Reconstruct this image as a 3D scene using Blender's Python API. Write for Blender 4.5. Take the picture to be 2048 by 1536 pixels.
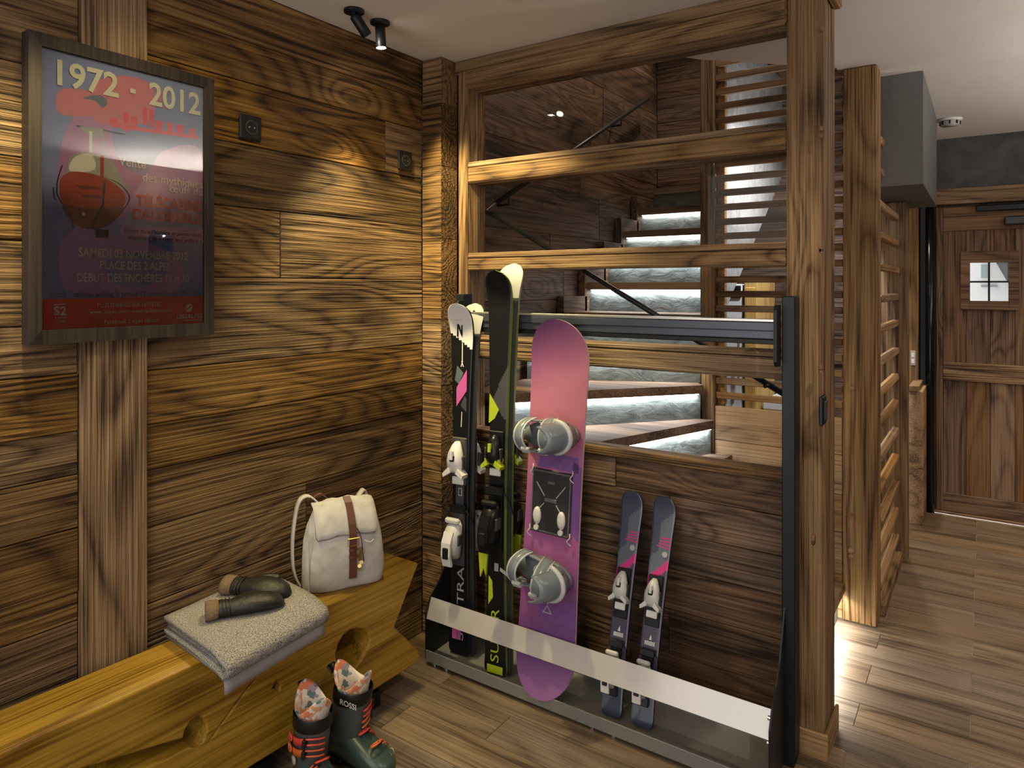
import bpy, bmesh, math, random
from mathutils import Vector, Matrix
random.seed(7)
for o in list(bpy.data.objects): bpy.data.objects.remove(o)
S = bpy.context.scene; COL = S.collection

# ------------------------------------------------------------------ camera, world, exposure
F = 1385.0; CXP = 1024.0; HOR = 575.0; EYE = 1.5
YAW = math.radians(34.3)
CX, CY = 2.02, -2.27
cam = bpy.data.cameras.new('camera'); camo = bpy.data.objects.new('camera', cam); COL.objects.link(camo)
cam.sensor_fit = 'HORIZONTAL'; cam.sensor_width = 36.0; cam.lens = 36.0 * F / 2048.0
cam.shift_y = -(768.0 - HOR) / 2048.0; cam.clip_start = .02
camo.location = (CX, CY, EYE); camo.rotation_euler = (math.pi / 2, 0, YAW)
S.camera = camo
S.view_settings.view_transform = 'Standard'; S.view_settings.look = 'None'
S.view_settings.gamma = 1.0; S.view_settings.use_curve_mapping = False
S.view_settings.exposure = 0.32
W = bpy.data.worlds.new('sky'); S.world = W; W.use_nodes = True
W.node_tree.nodes['Background'].inputs[0].default_value = (1.0, .95, .89, 1)
W.node_tree.nodes['Background'].inputs[1].default_value = 1.4

WARM = (1.0, .82, .40); NEUT = (1.0, .84, .64); COOL = (.93, .95, 1.0)
def spot(loc, tgt, watts, deg, col=WARM, blend=.6, size=.03):
    l = bpy.data.lights.new('spot_lamp', 'SPOT'); o = bpy.data.objects.new('spot_lamp', l); COL.objects.link(o)
    l.energy = watts; l.spot_size = math.radians(deg); l.spot_blend = blend; l.color = col; l.shadow_soft_size = size
    o.location = loc; o.rotation_euler = (Vector(tgt) - Vector(loc)).to_track_quat('-Z', 'Y').to_euler()
    return o
def strip_light(p, q, watts, width=.02, col=COOL, direction=(0, 0, -1)):
    p, q = Vector(p), Vector(q); l = bpy.data.lights.new('led_lamp', 'AREA'); l.shape = 'RECTANGLE'
    l.size = (q - p).length; l.size_y = width; l.energy = watts; l.color = col
    o = bpy.data.objects.new('led_lamp', l); COL.objects.link(o); o.location = (p + q) / 2
    zz = -Vector(direction).normalized(); xx = (q - p).normalized(); yy = zz.cross(xx).normalized(); xx = yy.cross(zz)
    o.rotation_euler = Matrix((xx, yy, zz)).transposed().to_euler(); return o

CEIL = 2.486
# spots over the left wall (x about .21): (location, target, watts, cone, colour)
SPOTS = [((.222, -.500, 2.405), (.36, .12, 1.62), 105, 66, WARM),
         ((.21, -.44, 2.33), (.13, -.38, 0.0), 60, 70, WARM),
         ((.24, -1.62, 2.36), (.18, -1.45, 0.0), 44, 74, WARM),
         ((.95, -1.35, 2.36), (.06, -1.15, 1.75), 16, 60, WARM)]
for loc, tgt, w_, dg, c_ in SPOTS: spot(loc, tgt, w_, dg, c_)
# hall ceiling spots, then unseen lamps for lobby, stairwell and closet
spot((1.53, 2.86, 2.40), (2.1, 1.7, 0), 55, 95, NEUT)
spot((2.75, 2.35, 2.40), (2.6, 2.1, 0), 50, 85, (1, .74, .4))
spot((2.3, -.9, 2.42), (1.6, .3, 0), 34, 90, NEUT, .6, .012)  # added fill lamp over the lobby, out of view
spot((1.2, -2.6, 2.42), (1.1, -1.0, .2), 22, 100, NEUT, .6, .012)  # second added fill lamp, behind the camera
spot((.45, 2.2, 3.9), (.25, 1.6, 1.7), 75, 95, NEUT)  # unseen lamp added to lift the dark stairwell
spot((1.40, 1.42, 2.44), (.95, 1.75, 1.5), 75, 130, (.95, .97, 1))
spot((1.42, 1.75, 2.0), (.88, 1.75, 2.35), 30, 130, (.95, .97, 1))  # lamp without fixture, added to brighten the stair flank behind the slats
# uplights out of view, added to brighten the hall ceiling
spot((3.52, .75, 1.885), (2.9, .70, 2.5), 150, 130, (1, .93, .84))
spot((3.52, 2.05, 1.885), (2.9, 2.0, 2.5), 100, 130, (1, .93, .84))

# ------------------------------------------------------------------ pixel helpers
FW = Vector((-math.sin(YAW), math.cos(YAW), 0)); RT = Vector((math.cos(YAW), math.sin(YAW), 0)); CAM = Vector((CX, CY, EYE))
def ray(px, py): return FW + RT * ((px - CXP) / F) + Vector((0, 0, -(py - HOR) / F))
def onX(px, py, x): d = ray(px, py); return CAM + d * ((x - CX) / d.x)
def onY(px, py, y): d = ray(px, py); return CAM + d * ((y - CY) / d.y)
def onZ(px, py, z): d = ray(px, py); return CAM + d * ((z - EYE) / d.z)
def onP(px, py, p, n): d = ray(px, py); return CAM + d * ((p - CAM).dot(n) / d.dot(n))

# ------------------------------------------------------------------ materials
def newmat(name):
    m = bpy.data.materials.new(name); m.use_nodes = True
    nt = m.node_tree; return m, nt, nt.nodes['Principled BSDF']
def plain(name, col, rough=.5, metal=0.0, emit=None, es=0.0, coat=0.0, spec=.5):
    m, nt, b = newmat(name)
    b.inputs['Base Color'].default_value = (*col, 1); b.inputs['Roughness'].default_value = rough
    b.inputs['Metallic'].default_value = metal; b.inputs['Coat Weight'].default_value = coat
    b.inputs['Specular IOR Level'].default_value = spec
    if emit: b.inputs['Emission Color'].default_value = (*emit, 1); b.inputs['Emission Strength'].default_value = es
    return m
class NT:
    def __init__(s, nt): s.nt = nt
    def n(s, t, **k):
        x = s.nt.nodes.new(t)
        for a, v in k.items(): setattr(x, a, v)
        return x
    def l(s, a, b): s.nt.links.new(a, b)
    def math(s, op, a, b=None, c=None):
        x = s.n('ShaderNodeMath', operation=op)
        for i, v in enumerate((a, b, c)):
            if v is None: continue
            if isinstance(v, (int, float)): x.inputs[i].default_value = v
            else: s.l(v, x.inputs[i])
        return x.outputs[0]
    def ramp(s, fac, stops):
        x = s.n('ShaderNodeValToRGB'); e = x.color_ramp.elements
        e[0].position, e[0].color = stops[0][0], (*stops[0][1], 1)
        e[1].position, e[1].color = stops[-1][0], (*stops[-1][1], 1)
        for p, c in stops[1:-1]:
            q = e.new(p); q.color = (*c, 1)
        s.l(fac, x.inputs[0]); return x.outputs[0]
def wood(name, axis, dark, mid, light, rings=22.0, across=3.0, along=.42, rough=.62, bump=.35, bd=.004, var=.35, knots=1.0, spec=.3, fine=120.0, seed=0.0, ringamp=.30):
    m, nt, b = newmat(name); N = NT(nt)
    tc = N.n('ShaderNodeTexCoord'); oi = N.n('ShaderNodeObjectInfo')
    off = N.n('ShaderNodeVectorMath', operation='SCALE'); off.inputs[0].default_value = (37.0, 53.0, 71.0)
    N.l(oi.outputs['Random'], off.inputs['Scale'])
    add = N.n('ShaderNodeVectorMath', operation='ADD'); N.l(tc.outputs['Object'], add.inputs[0]); N.l(off.outputs[0], add.inputs[1])
    def mapped(sa, sc):
        mp = N.n('ShaderNodeMapping'); v = [sc, sc, sc]; v[axis] = sa
        mp.inputs['Scale'].default_value = v; mp.inputs['Location'].default_value = (seed, seed * 2, seed * 3); N.l(add.outputs[0], mp.inputs[0]); return mp.outputs[0]
    n1 = N.n('ShaderNodeTexNoise'); n1.inputs['Scale'].default_value = 1.0; n1.inputs['Detail'].default_value = 2.0; n1.inputs['Roughness'].default_value = .42
    n1.inputs['Distortion'].default_value = .35
    N.l(mapped(along, across), n1.inputs['Vector'])
    vo = N.n('ShaderNodeTexVoronoi'); vo.inputs['Scale'].default_value = 1.0; N.l(mapped(along * 3.6, across * 1.35), vo.inputs['Vector'])
    kn = N.n('ShaderNodeMapRange', interpolation_type='SMOOTHSTEP'); N.l(vo.outputs['Distance'], kn.inputs[0])
    kn.inputs[1].default_value = .02; kn.inputs[2].default_value = .34; kn.inputs[3].default_value = 1; kn.inputs[4].default_value = 0
    field = N.math('ADD', N.math('MULTIPLY', n1.outputs[0], rings), N.math('MULTIPLY', kn.outputs[0], 1.9 * knots))
    ring = N.math('MULTIPLY_ADD', N.math('SINE', N.math('MULTIPLY', field, 6.283)), .5, .5)
    ring = N.math('POWER', ring, .45)
    fn = N.n('ShaderNodeTexNoise'); fn.inputs['Scale'].default_value = 1.0; fn.inputs['Detail'].default_value = 4.0; N.l(mapped(2.2, fine), fn.inputs['Vector'])
    ln = N.n('ShaderNodeTexNoise'); ln.inputs['Scale'].default_value = 1.0; ln.inputs['Detail'].default_value = 3.0; N.l(mapped(.9, 5.0), ln.inputs['Vector'])
    val = N.math('ADD', N.math('MULTIPLY_ADD', ring, ringamp, .46 - ringamp * .75), N.math('ADD', N.math('MULTIPLY', N.math('SUBTRACT', fn.outputs[0], .5), 1.25), N.math('MULTIPLY', N.math('SUBTRACT', ln.outputs[0], .5), .75)))
    col = N.ramp(val, [(.12, dark), (.42, mid), (.82, light)])
    core = N.n('ShaderNodeMapRange'); N.l(vo.outputs['Distance'], core.inputs[0]); core.inputs[1].default_value = .02; core.inputs[2].default_value = .10
    core.inputs[3].default_value = .75 * knots; core.inputs[4].default_value = 0
    mx = N.n('ShaderNodeMix', data_type='RGBA'); N.l(core.outputs[0], mx.inputs[0]); N.l(col, mx.inputs[6]); mx.inputs[7].default_value = (*[c * .6 for c in dark], 1)
    tone = N.math('MULTIPLY_ADD', oi.outputs['Random'], var * 2, 1 - var)
    hs = N.n('ShaderNodeHueSaturation'); N.l(mx.outputs[2], hs.inputs['Color']); N.l(tone, hs.inputs['Value'])
    wn = N.n('ShaderNodeTexWhiteNoise', noise_dimensions='1D'); N.l(oi.outputs['Random'], wn.inputs['W'])
    N.l(N.math('MULTIPLY_ADD', wn.outputs[0], .3, .85), hs.inputs['Saturation'])
    N.l(hs.outputs[0], b.inputs['Base Color']); b.inputs['Roughness'].default_value = rough; b.inputs['Specular IOR Level'].default_value = spec
    bp = N.n('ShaderNodeBump'); bp.inputs['Strength'].default_value = bump; bp.inputs['Distance'].default_value = bd
    N.l(val, bp.inputs['Height']); N.l(bp.outputs[0], b.inputs['Normal'])
    return m
# weathered spruce boards in the three grain directions
OLD = ((.028, .014, .0055), (.145, .080, .030), (.30, .178, .072))
M = {}
M['old_x'] = wood('old_board_x', 0, *OLD, rings=28, bump=1.0, bd=.010)
M['old_y'] = wood('old_board_y', 1, *OLD, rings=28, bump=1.0, bd=.010)
M['old_z'] = wood('old_board_z', 2, *OLD, rings=28, bump=1.0, bd=.010, var=.15)
BEAM = ((.045, .024, .011), (.20, .117, .054), (.35, .225, .112))
M['beam_x'] = wood('beam_x', 0, *BEAM, rings=16, bump=1.0, bd=.009, var=.12, knots=.8)
M['beam_y'] = wood('beam_y', 1, *BEAM, rings=16, bump=1.0, bd=.009, var=.12, knots=.8)
M['beam_z'] = wood('beam_z', 2, *BEAM, rings=16, bump=1.0, bd=.009, var=.12, knots=.8)
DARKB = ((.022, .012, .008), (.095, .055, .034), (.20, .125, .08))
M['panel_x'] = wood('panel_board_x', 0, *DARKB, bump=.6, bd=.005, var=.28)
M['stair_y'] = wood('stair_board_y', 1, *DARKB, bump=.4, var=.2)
BENCHC = ((.15, .080, .022), (.33, .205, .058), (.46, .315, .10))
M['bench'] = wood('bench_wood', 0, *BENCHC, rings=7, along=.35, across=3.0, bump=.25, var=.03, knots=.5, rough=.45, spec=.45)
TILE = ((.065, .045, .030), (.165, .118, .078), (.27, .205, .142))
M['tile'] = wood('wood_look_tile', 0, *TILE, rings=5, along=.7, across=5, bump=.15, bd=.002, var=.14, knots=.25, rough=.42, spec=.4)
DOORC = ((.055, .03, .017), (.17, .10, .058), (.29, .18, .105))
M['door_z'] = wood('door_board_z', 2, *DOORC, rings=16, bump=.4, var=.18)
M['door_x'] = wood('door_board_x', 0, *DOORC, rings=16, bump=.4, var=.10)
M['slat_x'] = wood('brown_slat_x', 0, (.06, .032, .016), (.17, .10, .05), (.28, .175, .09), rings=6, bump=.4, var=.2, knots=.5)
M['oak_x'] = wood('pale_slat_x', 0, (.12, .065, .03), (.30, .18, .085), (.45, .29, .15), rings=6, bump=.4, var=.18, knots=.5)
M['oak_y'] = wood('pale_slat_y', 1, (.12, .065, .03), (.30, .18, .085), (.45, .29, .15), rings=6, bump=.5, var=.18, knots=.5)
M['frame'] = wood('frame_wood', 2, (.014, .010, .009), (.030, .022, .019), (.05, .039, .034), rings=5, bump=.15, var=.04, knots=.1, rough=.5)
def stone(name, a, b_, scale=9, bump=.5, rough=.6, stretch=(1, 1, 1)):
    m, nt, b = newmat(name); N = NT(nt); tc = N.n('ShaderNodeTexCoord'); mp = N.n('ShaderNodeMapping'); mp.inputs['Scale'].default_value = stretch
    N.l(tc.outputs['Object'], mp.inputs[0])
    n = N.n('ShaderNodeTexNoise'); n.inputs['Scale'].default_value = scale; n.inputs['Detail'].default_value = 8; n.inputs['Roughness'].default_value = .65; n.inputs['Distortion'].default_value = 1.2
    N.l(mp.outputs[0], n.inputs['Vector'])
    N.l(N.ramp(n.outputs[0], [(.3, a), (.7, b_)]), b.inputs['Base Color']); b.inputs['Roughness'].default_value = rough
    bp = N.n('ShaderNodeBump'); bp.inputs['Strength'].default_value = bump; bp.inputs['Distance'].default_value = .006
    N.l(n.outputs[0], bp.inputs['Height']); N.l(bp.outputs[0], b.inputs['Normal']); return m
M['stone'] = stone('slate_riser', (.05, .062, .058), (.20, .225, .215), 9, 1.0, .5, (1, 1, 2.2))
M['flank'] = stone('pale_slate_flank', (.17, .175, .18), (.36, .37, .38), 14, .5, .5)
M['stucco'] = stone('grey_stucco', (.035, .036, .035), (.085, .086, .083), 5, .3, .7)
M['soffit'] = stone('smooth_grey_plaster', (.10, .10, .10), (.13, .13, .13), 3, .05, .55)
M['ceil'] = stone('ceiling_plaster', (.64, .60, .575), (.70, .66, .635), 2, .03, .8)
M['grout'] = plain('grout', (.38, .33, .27), .9)
M['black'] = plain('black_metal', (.008, .010, .014), .42, spec=.35)
M['blackp'] = plain('black_plastic', (.008, .008, .009), .42, spec=.35)
M['rail'] = plain('dark_anodised_rail', (.085, .095, .125), .36, .6)
M['railtop'] = plain('bright_aluminium', (.72, .70, .66), .28, .9)
M['bar'] = plain('satin_grey_bar', (.62, .60, .58), .22, .35, coat=.4)
M['tray'] = plain('grey_tray', (.23, .225, .215), .45, .3)
M['steel'] = plain('steel', (.6, .6, .6), .25, 1.0)
M['white'] = plain('white_plastic', (.74, .74, .73), .4)
M['whitep'] = plain('white_lacquer', (.78, .80, .83), .35)
M['led'] = plain('led_strip', (1, 1, 1), .5, emit=(.95, .97, 1), es=9.0)
M['lens'] = plain('spot_lens', (1, 1, 1), .3, emit=(1, .9, .75), es=60.0)
def glassmat(name, tint=(1, 1, 1), ior=1.5, rough=.0):
    m = bpy.data.materials.new(name); m.use_nodes = True; nt = m.node_tree; nt.nodes.clear(); N = NT(nt)
    o = N.n('ShaderNodeOutputMaterial'); mx = N.n('ShaderNodeMixShader'); fr = N.n('ShaderNodeFresnel'); fr.inputs[0].default_value = ior
    t = N.n('ShaderNodeBsdfTransparent'); t.inputs[0].default_value = (*tint, 1); g = N.n('ShaderNodeBsdfGlossy'); g.inputs['Roughness'].default_value = rough
    N.l(fr.outputs[0], mx.inputs[0]); N.l(t.outputs[0], mx.inputs[1]); N.l(g.outputs[0], mx.inputs[2]); N.l(mx.outputs[0], o.inputs[0]); return m
M['glass'] = glassmat('smoked_glass', (.80, .77, .74), 1.25)
M['clear'] = glassmat('clear_glass', (.95, .97, .97), 1.45)
M['pglass'] = glassmat('picture_glass', (.92, .92, .92), 1.75, .015)

# ------------------------------------------------------------------ mesh builder
class MB:
    def __init__(s): s.v = []; s.f = []; s.m = []; s.cur = 0
    def add(s, vs, fs):
        b = len(s.v); s.v += [tuple(v) for v in vs]; s.f += [tuple(b + i for i in f) for f in fs]; s.m += [s.cur] * len(fs); return s
    def box(s, x0, x1, y0, y1, z0, z1, c=0.0, mat=None):
        x0, x1 = min(x0, x1), max(x0, x1); y0, y1 = min(y0, y1), max(y0, y1); z0, z1 = min(z0, z1), max(z0, z1)
        if c <= 0:
            vs = [Vector((x, y, z)) for z in (z0, z1) for y in (y0, y1) for x in (x0, x1)]
            fs = [(0, 2, 3, 1), (4, 5, 7, 6), (0, 1, 5, 4), (2, 6, 7, 3), (0, 4, 6, 2), (1, 3, 7, 5)]
        else:
            c = min(c, (x1 - x0) * .45, (y1 - y0) * .45, (z1 - z0) * .45)
            vs = []; idx = {}; fs = []
            lo = (x0, y0, z0); hi = (x1, y1, z1)
            for sx in (0, 1):
                for sy in (0, 1):
                    for sz in (0, 1):
                        sg = (sx, sy, sz)
                        for a in range(3):
                            p = [0, 0, 0]
                            for k in range(3):
                                e = hi[k] if sg[k] else lo[k]
                                p[k] = e if k == a else e + (-c if sg[k] else c)
                            idx[(sg, a)] = len(vs); vs.append(Vector(p))
            for a in range(3):
                b1, b2 = (a + 1) % 3, (a + 2) % 3
                for sa in (0, 1):
                    q = []
                    for (i, j) in ((0, 0), (1, 0), (1, 1), (0, 1)):
                        sg = [0, 0, 0]; sg[a] = sa; sg[b1] = i; sg[b2] = j; q.append(idx[(tuple(sg), a)])
                    fs.append(tuple(q if sa else q[::-1]))
            for a in range(3):       # edges along axis a between the faces b1,b2
                b1, b2 = (a + 1) % 3, (a + 2) % 3
                for i in (0, 1):
                    for j in (0, 1):
                        s0 = [0, 0, 0]; s1 = [0, 0, 0]; s0[a] = 0; s1[a] = 1; s0[b1] = s1[b1] = i; s0[b2] = s1[b2] = j
                        q = [idx[(tuple(s0), b1)], idx[(tuple(s1), b1)], idx[(tuple(s1), b2)], idx[(tuple(s0), b2)]]
                        fs.append(tuple(q[::-1] if i == j else q))
            for sx in (0, 1):
                for sy in (0, 1):
                    for sz in (0, 1):
                        q = [idx[((sx, sy, sz), a)] for a in range(3)]
                        fs.append(tuple(q if (sx + sy + sz) % 2 else q[::-1]))
        if mat is not None: vs = [mat @ v for v in vs]
        return s.add(vs, fs)
    def prism(s, poly, h0, h1, fn=None):        # poly of 2-D points, extruded from h0 to h1; fn maps (a,b,h) to a point
        fn = fn or (lambda a, b, h: (a, b, h)); n = len(poly)
        vs = [fn(a, b, h0) for a, b in poly] + [fn(a, b, h1) for a, b in poly]
        fs = [tuple(range(n))[::-1], tuple(range(n, 2 * n))] + [(i, (i + 1) % n, n + (i + 1) % n, n + i) for i in range(n)]
        return s.add(vs, fs)
    def loft(s, rings, closed=True, caps=True):
        n = len(rings[0]); vs = [p for r in rings for p in r]; fs = []
        for k in range(len(rings) - 1):
            for i in range(n if closed else n - 1):
                j = (i + 1) % n; fs.append((k * n + i, k * n + j, (k + 1) * n + j, (k + 1) * n + i))
        if caps and closed: fs += [tuple(range(n))[::-1], tuple(range((len(rings) - 1) * n, len(rings) * n))]
        return s.add(vs, fs)
    def tube(s, pts, r, seg=8, flat=None, closed=False, caps=True):
        pts = [Vector(p) for p in pts]; rings = []; n = len(pts); up = None
        for i, p in enumerate(pts):
            a = pts[(i - 1) % n] if (closed or i > 0) else p; b = pts[(i + 1) % n] if (closed or i < n - 1) else p
            t = (b - a).normalized() if (b - a).length > 1e-9 else Vector((0, 0, 1))
            if up is None: up = Vector((0, 0, 1)) if abs(t.z) < .9 else Vector((1, 0, 0))
            u = (up - t * up.dot(t)).normalized(); w = t.cross(u); up = u
            rr = r[i] if isinstance(r, (list, tuple)) else r; r2 = rr if flat is None else flat
            rings.append([p + u * (rr * math.cos(2 * math.pi * k / seg)) + w * (r2 * math.sin(2 * math.pi * k / seg)) for k in range(seg)])
        if closed: rings.append(rings[0]); return s.loft(rings, True, False)
        return s.loft(rings, True, caps)
    def band(s, pts, widthdir, w, t):            # flat strap along pts: width w along widthdir, thickness t
        pts = [Vector(p) for p in pts]; wd = Vector(widthdir).normalized(); rings = []
        for i, p in enumerate(pts):
            a = pts[max(i - 1, 0)]; b = pts[min(i + 1, len(pts) - 1)]; tg = (b - a).normalized(); nn = tg.cross(wd).normalized()
            rings.append([p + wd * (w / 2) + nn * (t / 2), p - wd * (w / 2) + nn * (t / 2), p - wd * (w / 2) - nn * (t / 2), p + wd * (w / 2) - nn * (t / 2)])
        return s.loft(rings)
    def disc(s, c, n, r, t, seg=16):             # short cylinder centred at c along n
        c = Vector(c); n = Vector(n).normalized(); return s.tube([c - n * t / 2, c + n * t / 2], r, seg)
    def build(s, name, mat, parent=None, smooth=False, xf=None):
        me = bpy.data.meshes.new(name); vs = s.v if xf is None else [tuple(xf @ Vector(v)) for v in s.v]
        me.from_pydata(vs, [], s.f); mats = mat if isinstance(mat, (list, tuple)) else [mat]
        for q in mats: me.materials.append(q)
        if len(mats) > 1: me.polygons.foreach_set('material_index', s.m)
        if smooth: me.polygons.foreach_set('use_smooth', [True] * len(me.polygons))
        me.validate(); me.update()
        bm = bmesh.new(); bm.from_mesh(me); bmesh.ops.recalc_face_normals(bm, faces=bm.faces); bm.to_mesh(me); bm.free()
        o = bpy.data.objects.new(name, me); COL.objects.link(o)
        if parent is not None: o.parent = parent
        if smooth == 'sub':
            md = o.modifiers.new('sub', 'SUBSURF'); md.levels = md.render_levels = 2
        return o
def empty(name, loc=(0, 0, 0), rot=(0, 0, 0)):
    o = bpy.data.objects.new(name, None); COL.objects.link(o); o.location = loc; o.rotation_euler = rot; o.empty_display_size = .1; return o
def tag(o, label=None, cat=None, group=None, kind=None):
    if label: o['label'] = label
    if cat: o['category'] = cat
    if group: o['group'] = group
    if kind: o['kind'] = kind
    return o
def struct(name, mb, mat, label=None, parent=None):
    o = mb.build(name, mat, parent); o['kind'] = 'structure'
    if label: o['label'] = label; o['category'] = name.split('_')[0]
    return o
def copy_tree(o, parent=None):
    c = o.copy(); COL.objects.link(c); c.parent = parent
    for ch in list(o.children): copy_tree(ch, c)
    return c
def textmesh(name, body, mat, origin, right, up, width=None, height=None, parent=None, align='LEFT', bold=0.0, shear=0.0, lift=.0004, space=1.0):
    cu = bpy.data.curves.new(name, 'FONT'); cu.body = body; cu.size = 1.0; cu.offset = bold; cu.shear = shear; cu.space_character = space
    cu.resolution_u = 3
    to = bpy.data.objects.new(name, cu); COL.objects.link(to); bpy.context.view_layer.update()
    me = bpy.data.meshes.new_from_object(to.evaluated_get(bpy.context.evaluated_depsgraph_get())); bpy.data.objects.remove(to); bpy.data.curves.remove(cu)
    xs = [v.co.x for v in me.vertices]; ys = [v.co.y for v in me.vertices]
    if not xs: return None
    x0, x1, y0, y1 = min(xs), max(xs), min(ys), max(ys)
    caph = .70
    sy = height / caph if height else None; sx = width / (x1 - x0) if width else None
    if sx is None: sx = sy
    if sy is None: sy = sx
    right, up, origin = Vector(right).normalized(), Vector(up).normalized(), Vector(origin); nn = right.cross(up)
    ox = {'LEFT': x0, 'CENTER': (x0 + x1) / 2, 'RIGHT': x1}[align]
    for v in me.vertices: v.co = origin + right * ((v.co.x - ox) * sx) + up * (v.co.y * sy) + nn * lift
    me.materials.clear(); me.materials.append(mat); me.update()
    o = bpy.data.objects.new(name, me); COL.objects.link(o)
    if parent is not None: o.parent = parent
    return o
def smoothcurve(ctrl, n=24, closed=False):       # Catmull-Rom through control points
    P = [Vector(p) for p in ctrl]; out = []; m = len(P); segs = m if closed else m - 1
    for i in range(segs):
        p0 = P[(i - 1) % m] if closed or i > 0 else P[0]; p1 = P[i]; p2 = P[(i + 1) % m]; p3 = P[(i + 2) % m] if closed or i < m - 2 else P[-1]
        for k in range(max(2, n // segs)):
            t = k / max(2, n // segs)
            out.append(.5 * ((2 * p1) + (p2 - p0) * t + (2 * p0 - 5 * p1 + 4 * p2 - p3) * t * t + (3 * p1 - p0 - 3 * p2 + p3) * t ** 3))
    if not closed: out.append(P[-1])
    return out

# ================================================================== ROOM SHELL
XR, YB, YF = 3.6, -3.4, 3.15         # right wall, open side behind the camera, far wall
fl = struct('floor', MB().box(-.1, XR, YB, YF, -.10, -.004), M['grout'], 'floor of wood-look tiles laid in long staggered rows')
TL, TW = 1.33, .1535
tmesh = {}
rows = int((YF - YB) / TW) + 1
for r in range(rows):
    yc = .27 - TW * 24 + TW * r
    if yc + TW / 2 < YB or yc - TW / 2 > YF: continue
    y0, y1 = max(yc - TW / 2 + .0012, YB), min(yc + TW / 2 - .0012, YF)
    off = (1.98 if r % 2 == 0 else 1.65) - TL * 3
    for k in range(6):
        x0, x1 = off + TL * k + .0012, off + TL * (k + 1) - .0012
        x0, x1 = max(x0, -.02), min(x1, XR)
        if x1 - x0 < .03: continue
        key = (round(x1 - x0, 3), round(y1 - y0, 3))
        if key not in tmesh:
            t = MB().box(0, x1 - x0, 0, y1 - y0, -.010, 0, .0012).build('tile', M['tile'], fl); tmesh[key] = t.data
        else:
            t = bpy.data.objects.new('tile', tmesh[key]); COL.objects.link(t); t.parent = fl
        t.location = (x0, y0, random.uniform(-.0004, .0004))

# ceiling with the stairwell opening
c = MB()
for poly in ([(0, YB), (XR, YB), (XR, .26), (0, .26)],
             [(.72, .26), (XR, .26), (XR, YF), (1.47, YF), (1.47, 1.12), (1.01, .67)],
             [(0, 2.62), (1.47, 2.62), (1.47, YF), (0, YF)]):
    c.prism(poly, CEIL, CEIL + .12)
struct('ceiling', c, M['ceil'], 'smooth pale plaster ceiling over lobby and hall')
struct('ceiling_stairwell', MB().box(-.05, 1.6, .1, 2.75, 4.3, 4.4), M['ceil'])

# ---- left wall: reclaimed boards
wl = struct('wall_left', MB().box(-.14, -.022, YB, YF + .1, 0, 4.3), M['old_y'], 'wall of weathered horizontal reclaimed boards with knots')
def board(parent, mat, x0, x1, y0, y1, z0, z1, c=.0025, name='plank'):
    return MB().box(x0, x1, y0, y1, z0, z1, c).build(name, mat, parent)
def zrow(px, pys, x=0.0): return [onX(px, p, x).z for p in pys]
seamsR = [CEIL] + zrow(833, [196, 258, 355, 452, 560, 688, 762, 824, 902, 1006, 1100, 1180]) + [.0]
yp0, yp1 = onX(163, 800, .012).y, onX(295, 800, .012).y
cut = onX(562, 420, 0).y
for i in range(len(seamsR) - 1):
    z1, z0 = seamsR[i] - .0012, seamsR[i + 1] + .0012
    jit = random.uniform(0, .005)
    cuts = [yp1 + .001, 0.0]
    if i == 4: cuts = [yp1 + .001, cut, 0.0]
    if i == 9: cuts = [yp1 + .001, -.62, 0.0]
    if i == 2: cuts = [yp1 + .001, -.22, 0.0]
    for a, b in zip(cuts[:-1], cuts[1:]):
        board(wl, M['old_y'], -.022, -.006 + jit + random.uniform(0, .002), a + .0008, b - .0008, z0, z1)
seamsL = [CEIL, 2.28, 2.07, 1.83, 1.62, 1.40] + zrow(150, [747, 863, 950, 1057, 1187, 1243]) + [.20, 0]
for i in range(len(seamsL) - 1):
    z1, z0 = seamsL[i] - .0012, seamsL[i + 1] + .0012
    board(wl, M['old_y'], -.022, -.006 + random.uniform(0, .006), YB, yp0 - .002, z0, z1)
board(wl, M['beam_z'], -.022, .014, yp0, yp1, 0, CEIL, .003, 'post_board')
# boards going on behind the partition along the stairs
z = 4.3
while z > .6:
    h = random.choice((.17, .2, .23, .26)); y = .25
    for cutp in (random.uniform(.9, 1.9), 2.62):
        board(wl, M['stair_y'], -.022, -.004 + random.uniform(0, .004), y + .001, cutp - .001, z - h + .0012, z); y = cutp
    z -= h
# ---- corner pilaster
pil = struct('trim_1', MB().box(.0, .100, .006, .115, 0, CEIL), M['old_x'], 'narrow corner pilaster faced with stacked cross-grain blocks')
z = 0.0
for h in (.36, .30, .42, .28, .35, .31, .27, .2):
    z1 = min(z + h, CEIL); board(pil, M['old_x'], .0, .106 + random.uniform(-.001, .001), random.uniform(-.002, .0), .108, z + .0006, z1 - .0006, .0015, 'block'); z = z1
    if z >= CEIL: break
# ---- stairwell back wall
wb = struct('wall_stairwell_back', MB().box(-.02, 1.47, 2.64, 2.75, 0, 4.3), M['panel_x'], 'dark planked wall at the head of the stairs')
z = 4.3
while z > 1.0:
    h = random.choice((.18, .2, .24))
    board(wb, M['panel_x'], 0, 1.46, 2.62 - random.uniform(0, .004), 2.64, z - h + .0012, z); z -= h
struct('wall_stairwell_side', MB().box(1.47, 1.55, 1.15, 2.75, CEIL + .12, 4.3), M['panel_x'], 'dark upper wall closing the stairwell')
struct('wall_stairwell_front', MB().box(-.02, 1.0, .14, .25, CEIL + .12, 4.3), M['panel_x'], 'upper stairwell wall above the timber partition')

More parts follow.
